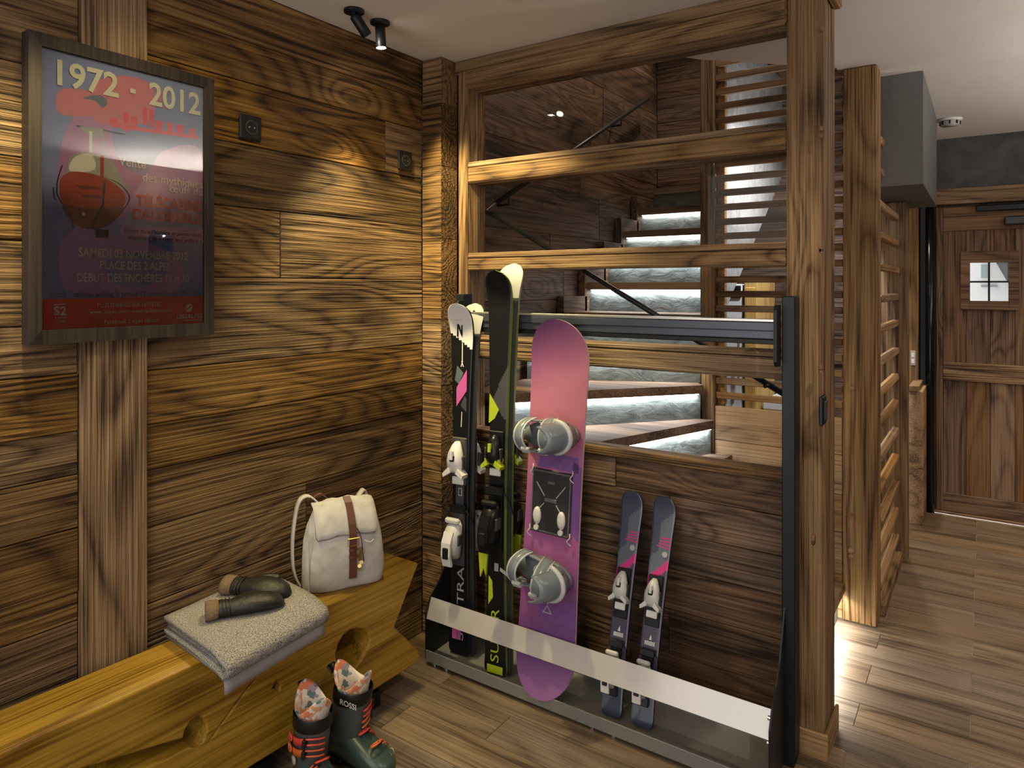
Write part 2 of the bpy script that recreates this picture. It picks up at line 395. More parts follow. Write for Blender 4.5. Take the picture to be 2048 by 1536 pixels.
# ---- far hall wall with the door
FX0 = 1.0
gw = MB()
dl, dr = onY(1838, 700, YF).x, 2.98
dtop = onY(1900, 410, YF).z
gw.box(FX0, dl, YF, YF + .12, 0, CEIL); gw.box(dr, XR, YF, YF + .12, 0, CEIL); gw.box(dl, dr, YF, YF + .12, dtop, CEIL)
struct('wall_back', gw, M['stucco'], 'dark grey stucco wall around the hall door')
struct('wall_right', MB().box(XR, XR + .1, YB, YF, 0, CEIL), M['door_x'], 'hall wall opposite the slatted screen')
lint = MB().box(onY(1786, 400, YF).x, 3.1, YF - .05, YF, dtop, onY(1900, 379, YF).z, .004)
struct('trim_2', lint, M['beam_x'], 'timber lintel above the plank door')
jamb = MB().box(onY(1813, 700, YF - .05).x, dl, YF - .05, YF, 0, dtop, .004)
struct('trim_3', jamb, M['beam_z'], 'timber door jamb beside the black post')
# door
D = YF + .02
door = empty('door_1', ((dl + dr) / 2, D, 0)); tag(door, 'old plank door with a small four-pane window', 'door', kind='structure')
def dpart(mb, name, mat, par=None): return mb.build(name, mat, par or door, xf=Matrix.Translation(-Vector(door.location)))
xl = onY(1872, 700, D).x; xs = onY(1886, 700, D).x; xe = dr - .02
wx0, wx1 = onY(1940, 560, D).x, onY(2017, 560, D).x; wz0, wz1 = onY(1978, 602, D).z, onY(1978, 525, D).z
fx0, fx1 = onY(1921, 560, D).x, onY(2038, 560, D).x; fz0, fz1 = onY(1978, 620, D).z, onY(1978, 502, D).z
ztop = dtop - .01; zr0 = onY(1886, 463, D).z; zm1, zm0 = onY(1890, 724, D).z, onY(1890, 760, D).z; zb1 = onY(1890, 985, D).z
nb = 9; bw = (xe - xs) / nb
for i in range(nb):
    a, b = xs + bw * i, xs + bw * (i + 1)
    for (q0, q1) in ((zm1, zr0), (zb1, zm0)):
        segs = [(q0, q1)]
        if q1 > 1.5 and b > wx0 and a < wx1: segs = [(q0, wz0), (wz1, q1)]
        for s0, s1 in segs:
            dpart(MB().box(a + .001, b - .001, D + .008, D + .03, s0, s1, .002), 'plank', M['door_z'])
dpart(MB().box(xl, xs, D, D + .04, .013, ztop, .003), 'stile', M['door_z'])
dpart(MB().box(xs, xe, D, D + .04, zr0, ztop, .003), 'top_rail', M['door_x'])
dpart(MB().box(xs, xe, D - .004, D + .04, zm0, zm1, .003), 'middle_rail', M['beam_x'])
dpart(MB().box(xs, xe, D, D + .04, .013, zb1, .003), 'bottom_rail', M['door_x'])
bkq = MB().box(dl, wx0, D + .031, D + .04, .004, dtop).box(wx1, dr, D + .031, D + .04, .004, dtop).box(wx0, wx1, D + .031, D + .04, .004, wz0).box(wx0, wx1, D + .031, D + .04, wz1, dtop)
dpart(bkq, 'backing_board', M['door_z'])
wf = MB(); wf.box(fx0, wx0, D - .012, D + .012, fz0, fz1, .002); wf.box(wx1, fx1, D - .012, D + .012, fz0, fz1, .002)
wf.box(wx0, wx1, D - .012, D + .012, fz0, wz0, .002); wf.box(wx0, wx1, D - .012, D + .012, wz1, fz1, .002)
wfo = dpart(wf, 'window_frame', M['door_x'])
mx_, mz_ = (wx0 + wx1) / 2, (wz0 + wz1) / 2
def sub(mb, name, mat, par): return mb.build(name, mat, par, xf=Matrix.Translation(-Vector(door.location)))
sub(MB().box(mx_ - .006, mx_ + .006, D + .0, D + .02, wz0, wz1).box(wx0, wx1, D + .0, D + .02, mz_ - .006, mz_ + .006), 'glazing_bar', M['blackp'], wfo)
for a, b in ((wx0, mx_), (mx_, wx1)):
    for q0, q1 in ((wz0, mz_), (mz_, wz1)): sub(MB().box(a + .006, b - .006, D + .012, D + .016, q0 + .006, q1 - .006), 'pane', M['clear'], wfo)
struct('trim_4', MB().box(dl, dr, YF - .0, YF + .12, -.003, .012, .002), M['door_x'], 'wooden threshold below the plank door')
# black steel post in the frame and door closer
bp_ = empty('steel_post', (onY(1856, 700, YF - .02).x, YF - .02, 0)); tag(bp_, 'glossy black steel post between jamb and plank door', 'post')
x0, x1 = onY(1840, 700, YF).x - bp_.location.x, onY(1870, 700, YF).x - bp_.location.x
MB().box(x0, x0 + (x1 - x0) * .42, .0, .04, 0, dtop, .004).build('flange', M['black'], bp_)
MB().tube([(x0 + (x1 - x0) * .68, .0, 0.0), (x0 + (x1 - x0) * .68, .0, dtop)], (x1 - x0) * .3, 14).build('tube', plain('gloss_black', (.01, .01, .012), .15, .3), bp_, True)
dc = empty('door_closer', (onY(2000, 415, D).x, D, dtop - .05)); tag(dc, 'black hydraulic door closer at the top of the plank door', 'door closer')
MB().box(-.13, .35, -.05, -.008, -.005, .035, .006).build('track', M['black'], dc)
MB().box(.02, .35, -.07, -.008, -.10, -.045, .008).build('body', plain('grey_closer', (.05, .05, .055), .4, .5), dc)

# outdoors beyond the door pane
snow = plain('snow', (.85, .87, .9), .9)
tag(MB().box(-4, 12, 4.5, 30, -.3, -.02).build('snow_ground', snow), 'snow-covered ground outside the door', 'snow', kind='stuff')
HY = 7.0
hs_ = empty('neighbour_house', (2.2, HY, -.02)); tag(hs_, 'white rendered house with dark roof seen through the door pane', 'house')
HMx = Matrix.Translation(-Vector(hs_.location))
def hpoly(pts, d0, d1, name, mat):
    pl = [(onY(a_, b_, HY).x, onY(a_, b_, HY).z) for a_, b_ in pts]
    return MB().prism(pl, HY + d0, HY + d1, lambda a_, b_, h_: (a_, h_, b_)).build(name, mat, hs_, xf=HMx)
hpoly([(1880, 838), (2090, 838), (2090, 430), (1880, 430)], 0, .3, 'wall', plain('render_white', (.9, .92, .94), .8))
hpoly([(1972, 500), (2080, 500), (2080, 640), (2026, 592)], -.9, -.01, 'roof', plain('dark_roof', (.035, .035, .045), .7))
hpoly([(1966, 500), (1972, 500), (2026, 592), (2022, 594)], -.92, -.9, 'verge_board', plain('verge_grey', (.45, .45, .47), .7))
hpoly([(1962, 529), (1974, 529), (1974, 556), (1962, 556)], -.02, -.001, 'window', plain('pale_pane', (.35, .45, .5), .3))
hpoly([(1962, 570), (1994, 570), (1994, 574), (1962, 574)], -.03, -.001, 'balcony_rail', plain('rail_grey', (.3, .3, .32), .6))

# ---- hanging plaster soffit of the upper stair
zs = onX(1850, 374, 1.79).z
so = MB().box(1.49, 1.79, 1.38, 2.47, zs, CEIL - .001)
struct('wall_soffit', so, M['soffit'], 'hanging smooth grey plaster box under the upper stairs')
struct('wall_stair_side', MB().prism([(1.225, 1.28), (2.61, 2.25), (2.61, 2.9), (1.225, 2.9)], .84, .895, lambda a, b, h: (h, a, b)), M['flank'], 'slate-clad flank of the upper stair flight')
struct('wall_closet', MB().box(-.02, .9, 2.62, 2.64, 0, 1.0).box(.9, 1.0, 2.62, YF, 0, CEIL), M['stucco'], 'closet end wall below the upper stairs')

# ================================================================== TIMBER PARTITION
PY, PB = .11, .25
part_ = empty('timber_partition', (.85, .18, 0)); tag(part_, 'open timber partition of hewn beams with two glazed bays', 'partition')
PT = Matrix.Translation(-Vector(part_.location))
def pp(mb, name, mat, par=None): return mb.build(name, mat, par or part_, xf=PT)
sx0, sx1 = .118, onY(933, 400, PY).x
px0, px1 = onY(1573, 700, PY).x, 1.60
pp(MB().box(.108, sx1, PY, PB, 0, CEIL - .001, .006), 'post', M['beam_z'])
pp(MB().box(px0, px1, PY - .005, .295, 0, CEIL - .001, .008), 'post', M['beam_z'])
def zy(px, py): return onY(px, py, PY).z
tb0 = zy(935, 178)
pp(MB().box(sx1, px0, PY - .006, PB, tb0, CEIL - .001, .006), 'top_beam', M['beam_x'])
pp(MB().box(.108, px0, PY - .02, PY - .006, CEIL - .045, CEIL - .001, .004), 'cornice_strip', M['beam_x'])
beams = [(zy(935, 366), zy(935, 335), zy(935, 324)), (zy(935, 541), zy(935, 517), zy(935, 506)), (zy(1156, 731), zy(1156, 694), zy(1156, 684))]
for (a, b, s_) in beams:
    bo = pp(MB().box(sx1, px0, PY + .004, PB - .01, a, b - .001, .006), 'beam', M['beam_x'])
    pp(MB().box(sx1, px0, PY + .007, PB - .012, b + .0015, s_, .004), 'bead', M['beam_x'], bo)
pp(MB().box(px1 + .001, px1 + .030, .10, .25, CEIL - .060, CEIL - .001, .006), 'beam_end', M['beam_y'])
# pegs in the right post
for pyq in (58, 258, 272, 500, 502, 736, 742, 1075, 1083):
    pxq = 1626 if pyq % 2 else 1641
    q = onX(pxq, pyq, px1)
    pp(MB().box(px1 - .004, px1 + .006, q.y - .009, q.y + .009, q.z - .009, q.z + .009, .003), 'peg', M['door_z'])
# glass panes in the two top bays
for (a, b) in ((beams[0][2], tb0), (beams[1][2], beams[0][0])):
    pp(MB().box(sx1 + .004, px0 - .004, .185, .191, a, b), 'glass_pane', M['glass'])
# lower boarded panel with cap
CAPZ = .885
zz_ = [CAPZ - .035, .735, .60, .47, .32, .16, 0.005]
for i in range(6):
    cs = [sx1, .85 + .25 * math.sin(i * 2.1), px0]
    for a, b in zip(cs[:-1], cs[1:]):
        pp(MB().box(a + .0007, b - .0007, .150 + random.uniform(0, .004), .178, zz_[i + 1] + .001, zz_[i] - .001, .002), 'plank', M['panel_x'])
pp(MB().box(sx1, px0, .138, .215, CAPZ - .034, CAPZ, .004), 'cap_rail', M['beam_x'])
sk = MB().box(px0 + .008, px1 + .012, PY - .018, PY - .006, 0, .085, .003); pp(sk, 'skirting', M['oak_x'])
pp(MB().box(px1 + .001, px1 + .012, PY - .006, .30, 0, .085, .003), 'skirting', M['oak_y'])

# ================================================================== STAIRCASE
st = empty('staircase', (.6, .8, 0)); tag(st, 'winding staircase with wooden treads, slate risers and glowing strips', 'staircase')
ST = Matrix.Translation(-Vector(st.location)); RISE = .17
def sp(mb, name, mat, par=None): return mb.build(name, mat, par or st, xf=ST)
XI, YO = .83, .262
nos = {1: ((1.50, 1.145), (1.50, YO + .04)), 2: ((1.29, 1.145), (1.29, YO)), 3: ((1.12, 1.145), (1.10, YO)), 4: ((1.00, 1.14), (.93, YO)), 5: ((.93, 1.10), (.65, YO)),
       6: ((.88, 1.07), (.21, YO)), 7: ((.85, 1.12), (.05, .75)), 8: ((XI, 1.17), (.05, 1.17))}
for k in range(9, 14): nos[k] = ((XI, 1.17 + .25 * (k - 8)), (.05, 1.17 + .25 * (k - 8)))
nos[14] = ((XI, 2.58), (.05, 2.58))
treadm = wood('tread_wood_x', 0, (.06, .035, .022), (.17, .11, .075), (.28, .20, .14), rings=6, bump=.3, var=.1, knots=.6)
for k in range(1, 14):
    (a, b), (c2, d2) = nos[k], nos[k + 1]
    h = RISE * k
    poly = [a, b]
    if k == 6: poly += [(.05, YO)]
    poly += [d2, c2]
    if k < 8:       # reach back under the next riser
        pass
    n = Vector((b[1] - a[1], -(b[0] - a[0]), 0)).normalized()
    e = (Vector((b[0], b[1], 0)) - Vector((a[0], a[1], 0))).normalized()
    cen = Vector((sum(p[0] for p in poly) / len(poly), sum(p[1] for p in poly) / len(poly), 0))
    if n.dot(cen - Vector((a[0], a[1], 0))) < 0: n = -n          # n points up the stairs
    poly2 = [(p[0] + n.x * .03 * (i > 1), p[1] + n.y * .03 * (i > 1)) for i, p in enumerate(poly)]
    sp(MB().prism(poly2, h - .042, h), 'tread', treadm)
    A = Vector((*a, 0)) + n * .028; B = Vector((*b, 0)) + n * .028
    rb = MB().prism([(A.x, A.y), (B.x, B.y), (B.x + n.x * .02, B.y + n.y * .02), (A.x + n.x * .02, A.y + n.y * .02)], h - RISE, h - .042)
    sp(rb, 'riser', M['stone'])
    if k in (1, 4, 5, 6, 7, 8, 9, 10, 11, 12):
        A2 = Vector((*a, h - .047)) + n * .016 + e * .02; B2 = Vector((*b, h - .047)) + n * .016 - e * .02
        lp = [A2 - n * .006, B2 - n * .006, B2 + n * .006, A2 + n * .006]
        sp(MB().add(lp + [p + Vector((0, 0, .004)) for p in lp], [(0, 1, 2, 3), (4, 5, 6, 7), (0, 1, 5, 4), (1, 2, 6, 5), (2, 3, 7, 6), (3, 0, 4, 7)]), 'led_strip', M['led'])
        ln_ = (B2 - A2).length
        strip_light(A2 - Vector((0, 0, .003)), B2 - Vector((0, 0, .003)), (6 if k == 1 else 2.2) * ln_, .012, (1, .93, .82) if k == 1 else (.9, .96, 1.0), Vector((n.x * .25, n.y * .25, -1)))
# stringer board along the left wall, stepped
for k in range(8, 13):
    yk = 1.17 + .25 * (k - 8)
    sp(MB().box(.004, .05, yk - .03, yk + .25, RISE * (k - 2), RISE * k + .09, .003), 'stringer_board', M['stair_y'])
# newel post and the boards under the slats
NX0, NX1, NY0, NY1 = .835, .905, 1.15, 1.22
sp(MB().box(NX0, NX1, NY0, NY1, RISE * 4, 2.9, .005), 'newel_post', M['beam_z'])

# ---- slatted screen across the stair (runs along the partition direction)
s1 = empty('slatted_screen', (1.2, 1.19, 0)); tag(s1, 'slatted timber screen behind the stair, above a boarded base', 'screen')
S1 = Matrix.Translation(-Vector(s1.location))
z = .0
for h in (.20, .19, .17, .18, .17):
    MB().box(.907, 1.488, 1.16 + random.uniform(0, .003), 1.19, z + .001, z + h - .001, .002).build('plank', M['oak_x'], s1, xf=S1); z += h
slat1 = MB().box(-.291, .291, -.014, .014, -.016, .016, .003).build('slat', M['slat_x'], s1)
for i in range(25):
    s_ = slat1 if i == 0 else slat1.copy()
    if i: COL.objects.link(s_); s_.parent = s1
    s_.location = (1.1975 - s1.location.x, 1.185 - s1.location.y + random.uniform(-.002, .002), .962 + .0722 * i)
MB().box(.907, .945, 1.2, 1.235, .91, 2.75, .003).build('batten', M['oak_y'], s1, xf=S1)
# ---- slatted screen in the hall (runs away from the camera)
s2 = empty('slatted_screen', (1.57, 1.6, 0)); tag(s2, 'ladder-like slatted screen between two tall posts beside the hall', 'screen')
S2 = Matrix.Translation(-Vector(s2.location))
MB().box(1.492, 1.63, 1.15, 1.285, 0, CEIL - .001, .006).build('post', M['beam_z'], s2, xf=S2)
MB().box(1.535, 1.672, 2.05, 2.18, 0, zs - .002, .006).build('post', M['beam_z'], s2, xf=S2)
slat2 = MB().box(-.018, .018, -.385, .385, -.017, .017, .005).build('slat', M['oak_y'], s2)
for i in range(15):
    s_ = slat2 if i == 0 else slat2.copy()
    if i: COL.objects.link(s_); s_.parent = s2
    s_.location = (1.618 - s2.location.x + random.uniform(-.003, .003), 1.667 - s2.location.y, onY(1770, 330, 2.05).z - .1455 * i + random.uniform(-.003, .003))
    s_.rotation_euler = (random.uniform(-.006, .006), random.uniform(-.12, .12), 0)
MB().box(1.56, 1.65, 1.287, 2.048, 0, .06, .006).build('sill', M['beam_y'], s2, xf=S2)
for (pxq, pyq) in ((1665, 806), (1704, 776), (1703, 1030), (1702, 1100), (1703, 1103 + 10)):
    q = onY(pxq, pyq, 1.15); MB().disc((q.x, 1.147, q.z), (0, 1, 0), .011, .012, 8).build('peg', M['oak_x'], s2, xf=S2)

# ---- handrail
hr = empty('handrail', (.6, .28, 1.3)); tag(hr, 'black metal handrail following the winding stairs', 'handrail'); HM = Matrix.Translation(-Vector(hr.location))
a, b = onY(985, 428, .30), onY(1575, 793, .30)
MB().tube([a, b], .011, 10).build('lower_rail', M['black'], hr, True, HM)
p0_ = onX(990, 408, .07); p1_ = onX(1252, 228, .07)
d_ = (p1_ - p0_); MB().tube([p0_, p0_ + d_ * 1.25], .013, 10).build('upper_rail', M['black'], hr, True, HM)
MB().tube([a, Vector((.07, .36, a.z + .02)), p0_], .011, 8).build('corner_bend', M['black'], hr, True, HM)
for q in (p0_ + d_ * .08, p0_ + d_ * .95): MB().tube([q, q + Vector((0, 0, -.05)), Vector((.0, q.y, q.z - .05))], .007, 6).build('bracket', M['black'], hr, True, HM)
for t in (.3, .95):
    q = a.lerp(b, t); MB().tube([q, (q.x, .25, q.z)], .007, 6).build('bracket', M['black'], hr, True, HM)

# ================================================================== CLOSET SEEN THROUGH THE SLATS
yy = 1.72
def cx(px, y=yy): return onY(px, 700, y).x
lk = empty('tall_locker', (cx(1467), yy + .2, 0)); tag(lk, 'tall white locker with a black top vent behind the slats', 'locker'); LM = Matrix.Translation(-Vector(lk.location))
MB().box(cx(1450), cx(1484), yy, yy + .4, .1, 1.52, .004).build('body', M['whitep'], lk, xf=LM)
MB().box(cx(1450), cx(1484), yy, yy + .4, 0, .1).build('plinth', M['blackp'], lk, xf=LM)
MB().box(cx(1452), cx(1482), yy - .006, yy, 1.44, 1.51, .002).build('vent', M['blackp'], lk, xf=LM)
MB().tube([(cx(1479), yy - .02, .95), (cx(1479), yy - .02, 1.2)], .006, 8).build('handle', M['steel'], lk, xf=LM)
yc = empty('tall_cupboard', (cx(1502), yy + .2, 0)); tag(yc, 'honey yellow wooden cupboard next to the white locker', 'cupboard'); LM = Matrix.Translation(-Vector(yc.location))
yw = wood('honey_wood', 2, (.32, .18, .045), (.52, .33, .10), (.66, .45, .17), rings=5, bump=.1, var=.02, knots=.3)
MB().box(cx(1488), cx(1514), yy, yy + .4, .0, 1.54, .004).build('body', yw, yc, xf=LM)
MB().box(cx(1490), cx(1512), yy - .012, yy - .001, .75, 1.50, .003).build('door', yw, yc, xf=LM)
MB().box(cx(1490), cx(1512), yy - .012, yy - .001, .03, .74, .003).build('door', yw, yc, xf=LM)
ch_ = empty('chest_freezer', (cx(1545), yy + .2, 0)); tag(ch_, 'low white chest behind the slats', 'chest'); LM = Matrix.Translation(-Vector(ch_.location))
x1_ = min(cx(1570), 1.62)
MB().box(cx(1517), x1_, yy + .08, yy + .45, .0, .80, .006).build('body', M['whitep'], ch_, xf=LM)
MB().box(cx(1517), x1_, yy + .07, yy + .46, .803, .86, .01).build('lid', M['whitep'], ch_, xf=LM)
bc_ = empty('brown_cupboard', (cx(1425), yy + .2, 0)); tag(bc_, 'dark brown cupboard beside the white locker', 'cupboard'); LM = Matrix.Translation(-Vector(bc_.location))
x0_ = cx(1404)
MB().box(x0_, cx(1446), yy, yy + .4, 0, 1.50, .004).build('body', M['door_z'], bc_, xf=LM)
MB().box(x0_ + .01, cx(1444), yy - .014, yy - .001, .9, 1.46, .003).build('door', M['door_z'], bc_, xf=LM)

# ---- hall: shelf, counter, switch on jamb, smoke detector
q0, q1 = onY(1780, 548, YF - .1), onY(1812, 548, YF - .1)
sh = empty('wall_shelf', (q1.x - .1, YF - .1, q0.z)); tag(sh, 'thin wooden shelf on the dark stucco wall', 'shelf')
MB().box(-.25, .07, -.09, .098, -.02, .02, .003).build('board', M['oak_x'], sh)
MB().box(-.2, -.18, -.06, .098, -.06, -.021, .002).build('bracket', M['black'], sh)
q1 = onY(1812, 768, YF - .32)
ct = empty('hall_counter', (q1.x, YF - .2, 0)); tag(ct, 'narrow wooden counter against the dark stucco wall', 'counter')
xa_ = 1.68 - q1.x
MB().box(xa_, .02, -.19, .19, q1.z - .035, q1.z, .004).build('top', M['oak_x'], ct)
MB().box(xa_ + .02, -.02, -.16, .19, 0, q1.z - .036, .003).build('side_panel', M['oak_y'], ct)
q = onY(1826, 716, YF - .05)
lsw = empty('light_switch', (q.x, YF - .05, q.z)); tag(lsw, 'small pale switch plate on the door jamb', 'switch')
MB().box(-.016, .016, -.008, -.0005, -.05, .05, .002).build('plate', plain('beige_plate', (.42, .36, .3), .5), lsw)
MB().box(-.009, .009, -.012, -.0085, .005, .035, .002).build('rocker', M['white'], lsw); MB().box(-.009, .009, -.012, -.0085, -.035, -.005, .002).build('rocker', M['white'], lsw)
q = onZ(1900, 238, CEIL)
sd = empty('smoke_detector', (q.x, q.y, CEIL)); tag(sd, 'round smoke detector on the hall ceiling', 'smoke detector')
MB().disc((0, 0, -.006), (0, 0, 1), .062, .011, 24).build('base', M['white'], sd, True)
MB().disc((0, 0, -.026), (0, 0, 1), .048, .026, 24).build('head', plain('grey_head', (.4, .4, .38), .5), sd, True)
for i in range(8):
    a = math.pi / 4 * i; MB().box(-.004, .004, .047, .054, -.036, -.016, .001, Matrix.Rotation(a, 4, 'Z')).build('vent_slot', M['blackp'], sd)
# unseen sconces added on the right wall to house the hall uplights
for y, lb in ((.75, 'added unseen black half-cylinder sconce facing the stair entrance'), (2.05, 'added unseen black half-cylinder sconce facing the ladder-like screen')):
    sc = empty('added_sconce', (XR, y, 1.86)); tag(sc, lb, 'added lamp', 'added unseen sconces of the hall')
    MB().box(-.02, -.001, -.06, .06, -.09, .09, .004).build('back_plate', M['black'], sc)
    ring = [[(-.02 - .12 * math.sin(math.pi * k / 12), .09 * math.cos(math.pi * k / 12), zz) for k in range(13)] for zz in (-.08, .05)]
    MB().loft(ring, False).build('shade', M['black'], sc)

# ================================================================== WALL THINGS
# ---- spotlights on the ceiling
def spotlight(base, aim, label, lit=True):
    e = empty('ceiling_spotlight', (base[0], base[1], CEIL)); tag(e, label, 'spotlight', 'black ceiling spotlights along the board wall')
    MB().disc((0, 0, -.005), (0, 0, 1), .036, .009, 24).build('ceiling_plate', M['black'], e, True)
    d = Vector(aim).normalized(); j = Vector((0, 0, -.018))
    MB().tube([(0, 0, -.008), j - Vector((0, 0, .004))], .006, 8).build('stem', M['black'], e)
    a = j + d * .0; b = j + d * .080
    can = MB().tube([a, a + d * .004, b - d * .002, b], [.015, .019, .019, .0185], 20, caps=False).tube([a, a - d * .0005], .015, 20)
    can.build('can', M['black'], e, True)
    MB().disc(b - d * .003, d, .017, .002, 20).build('lens', M['lens'], e)
    return e
f1 = onZ(708, 20, CEIL); f2 = onZ(760, 43, CEIL)
spotlight(f1, (.115, .665, -.71), 'black ceiling spotlight tilted towards the timber partition')
spotlight(f2, (.03, .05, -1), 'black ceiling spotlight pointing straight down beside the tilted one')
spotlight((.21, -1.55), (-.03, .03, -1), 'black ceiling spotlight above the framed poster')
# ---- two black sockets
def socket(px, py, label):
    q = onX(px, py, .004); e = empty('wall_socket', (.0035, q.y, q.z)); tag(e, label, 'socket', 'black square sockets on the board wall')
    MB().box(0, .010, -.041, .041, -.041, .041, .004).build('plate', M['blackp'], e)
    MB().tube([(.0101, 0, 0), (.013, 0, 0)], .024, 20).build('insert', plain('graphite', (.035, .035, .037), .4), e)
    MB().tube([(.0131, 0, 0), (.0136, 0, 0)], .019, 20).build('recess', M['blackp'], e)
    for s in (-1, 1): MB().disc((.0139, s * .0095, 0), (1, 0, 0), .003, .001, 8).build('contact_hole', M['steel'], e)
    return e
socket(499, 256, 'black wall socket close to the framed poster')
socket(808, 322, 'black wall socket close to the corner pilaster')
q = onX(1641, 820, px1); e = empty('post_switch', (px1 + .0005, q.y, q.z)); tag(e, 'black switch on the side of the tall timber post', 'switch')
MB().box(0, .012, -.03, .03, -.045, .045, .003).build('plate', M['blackp'], e); MB().box(.012, .017, -.018, .018, -.03, .03, .002).build('rocker', plain('graphite2', (.03, .03, .035), .3), e)

# ---- framed poster
PX = .052
tl, tr, bl, br = onX(56, 59, PX), onX(430, 157.5, PX), onX(58, 692, PX), onX(427, 668, PX)
y0, y1 = (tl.y + bl.y) / 2, (tr.y + br.y) / 2; zt, zb = (tl.z + tr.z) / 2, (bl.z + br.z) / 2
po = empty('framed_poster', (.0, (y0 + y1) / 2, zb)); tag(po, 'framed event poster with a red gondola cabin', 'poster'); PM = Matrix.Translation(-Vector(po.location))
il, ir = onX(84, 400, PX).y, onX(410, 400, PX).y; it = onX(84, 92, PX).z; ib = onX(86, 658, PX).z
it = (it + onX(411, 175, PX).z) / 2; ib = (ib + onX(409, 648, PX).z) / 2
fdep = (.012, PX)
def fr(poly): return MB().prism(poly, fdep[0], fdep[1], lambda a, b, h: (h, a, b))
for poly in ([(y0, zt), (y1, zt), (ir, it), (il, it)], [(y0, zb), (il, ib), (ir, ib), (y1, zb)], [(y0, zt), (il, it), (il, ib), (y0, zb)], [(y1, zt), (y1, zb), (ir, ib), (ir, it)]):
    fr(poly).build('frame_moulding', M['frame'], po, xf=PM)
SH = .040
def pmat(n, c, r=.6): return plain('print_' + n, c, r, spec=.2)
pc = {'blue': pmat('blue', (0.255, 0.323, 0.680)), 'mauve': pmat('mauve', (0.510, 0.255, 0.561)), 'lilac': pmat('lilac', (0.544, 0.340, 0.714)), 'rose': pmat('rose', (0.714, 0.238, 0.323)), 'red': pmat('red', (0.850, 0.076, 0.048)), 'cream': pmat('cream', (0.850, 0.850, 0.748)),
      'dark': pmat('dark', (0.020, 0.020, 0.051)), 'navy': pmat('navy', (0.085, 0.102, 0.272)), 'slate': pmat('slate', (0.153, 0.204, 0.340)), 'grey': pmat('grey', (0.408, 0.425, 0.425)), 'lgrey': pmat('lgrey', (0.850, 0.850, 0.816)), 'white': pmat('white', (0.850, 0.850, 0.850)),
      'orange': pmat('orange', (.40, .05, .02)), 'dorange': pmat('dorange', (.17, .02, .01)), 'dred': pmat('dred', (0.850, 0.085, 0.102)), 'yellow': pmat('yellow', (0.850, 0.850, 0.204))}
sheet = MB().box(SH - .003, SH, il - .004, ir + .004, ib - .004, it + .004).build('print_sheet', pc['blue'], po, xf=PM)
lay = [SH]
def P3(px, py): q = onX(px, py, SH); return (q.y, q.z)
def patch(pts, col, name='printed_shape', smooth=0, dz=.00006):
    lay[0] += dz; x = lay[0]
    pl = [P3(*p) for p in pts]
    if smooth: pl = [(v.x, v.y) for v in smoothcurve([(a, b, 0) for a, b in pl], smooth, True)]
    pl = [(min(max(a, il), ir), min(max(b, ib), it)) for a, b in pl]
    return MB().add([(x, a, b) for a, b in pl], [tuple(range(len(pl)))]).build(name, pc[col], sheet, xf=PM)
def ptext(body, pxl, pxr, base, cap, col, bold=0.0, shear=0.0, name='lettering'):
    # base: pixel row of the baseline at the left end, cap: letter height in pixels there
    a = onX(pxl, base, SH); yr = onX(pxr, base, SH).y; h = a.z; top = onX(pxl, base - cap, SH).z
    return textmesh(name, body, pc[col], PM @ Vector((SH + .0036, a.y, a.z)), (0, 1, 0), (0, 0, 1), yr - a.y, top - h, sheet, bold=bold, shear=shear)
patch([(160, 215), (205, 165), (262, 152), (330, 190), (330, 300), (270, 420), (170, 440), (118, 380), (125, 280)], 'mauve', smooth=40)
patch([(230, 245), (300, 215), (345, 230), (350, 300), (320, 350), (260, 340), (230, 300)], 'blue', smooth=30)
patch([(180, 175), (235, 152), (300, 170), (305, 235), (250, 250), (190, 240)], 'rose', smooth=30)
patch([(120, 180), (180, 182), (215, 205), (230, 225), (180, 232), (118, 226)], 'rose', smooth=24)
patch([(165, 196), (200, 190), (215, 205), (205, 215), (190, 202)], 'slate', smooth=20)
patch([(330, 300), (400, 300), (408, 420), (300, 440), (260, 410), (300, 340)], 'lilac', smooth=30)
patch([(120, 490), (160, 455), (230, 470), (330, 500), (370, 550), (330, 590), (180, 590), (125, 570)], 'lilac', smooth=36)
patch([(205, 530), (260, 505), (330, 520), (320, 560), (250, 575)], 'blue', smooth=24)
patch([(84, 598), (410, 592), (410, 660), (84, 662)], 'red')
# headline: half-hidden red script
for i, (u, w, h0, h1) in enumerate(((228, 16, 236, 252), (252, 10, 224, 264), (268, 12, 232, 262), (290, 9, 214, 252), (303, 9, 218, 256), (318, 14, 240, 262), (340, 12, 244, 266), (360, 14, 248, 268), (384, 12, 256, 276))):
    patch([(u - w / 2, h0), (u + w / 2, h0 + 3), (u + w / 2, h1), (u - w / 2, h1 - 3)], 'dred', 'headline_stroke')
patch([(222, 246), (395, 272), (398, 279), (222, 254)], 'dred', 'headline_stroke')
# gondola cabin
patch([(152, 250), (190, 256), (250, 268), (250, 270), (190, 259), (152, 253)], 'dark', 'cable')
patch([(160, 252), (205, 258), (207, 268), (190, 275), (165, 265)], 'grey', 'grip')
patch([(178, 262), (184, 263), (184, 318), (178, 317)], 'lgrey', 'hanger'); patch([(203, 264), (208, 265), (210, 322), (204, 321)], 'grey', 'hanger')
patch([(132, 345), (140, 315), (160, 305), (195, 308), (225, 325), (246, 362), (252, 380), (125, 370)], 'grey', 'cabin_roof', smooth=30)
patch([(145, 318), (165, 308), (185, 312), (188, 340), (140, 342)], 'lgrey', 'cabin_window', smooth=20)
patch([(118, 372), (125, 352), (150, 343), (200, 352), (235, 372), (250, 392), (246, 415), (230, 440), (205, 456), (175, 458), (145, 445), (125, 410)], 'orange', 'cabin_body', smooth=40)
patch([(125, 410), (180, 418), (246, 416), (230, 440), (205, 456), (175, 458), (145, 445)], 'dorange', 'cabin_base', smooth=30)
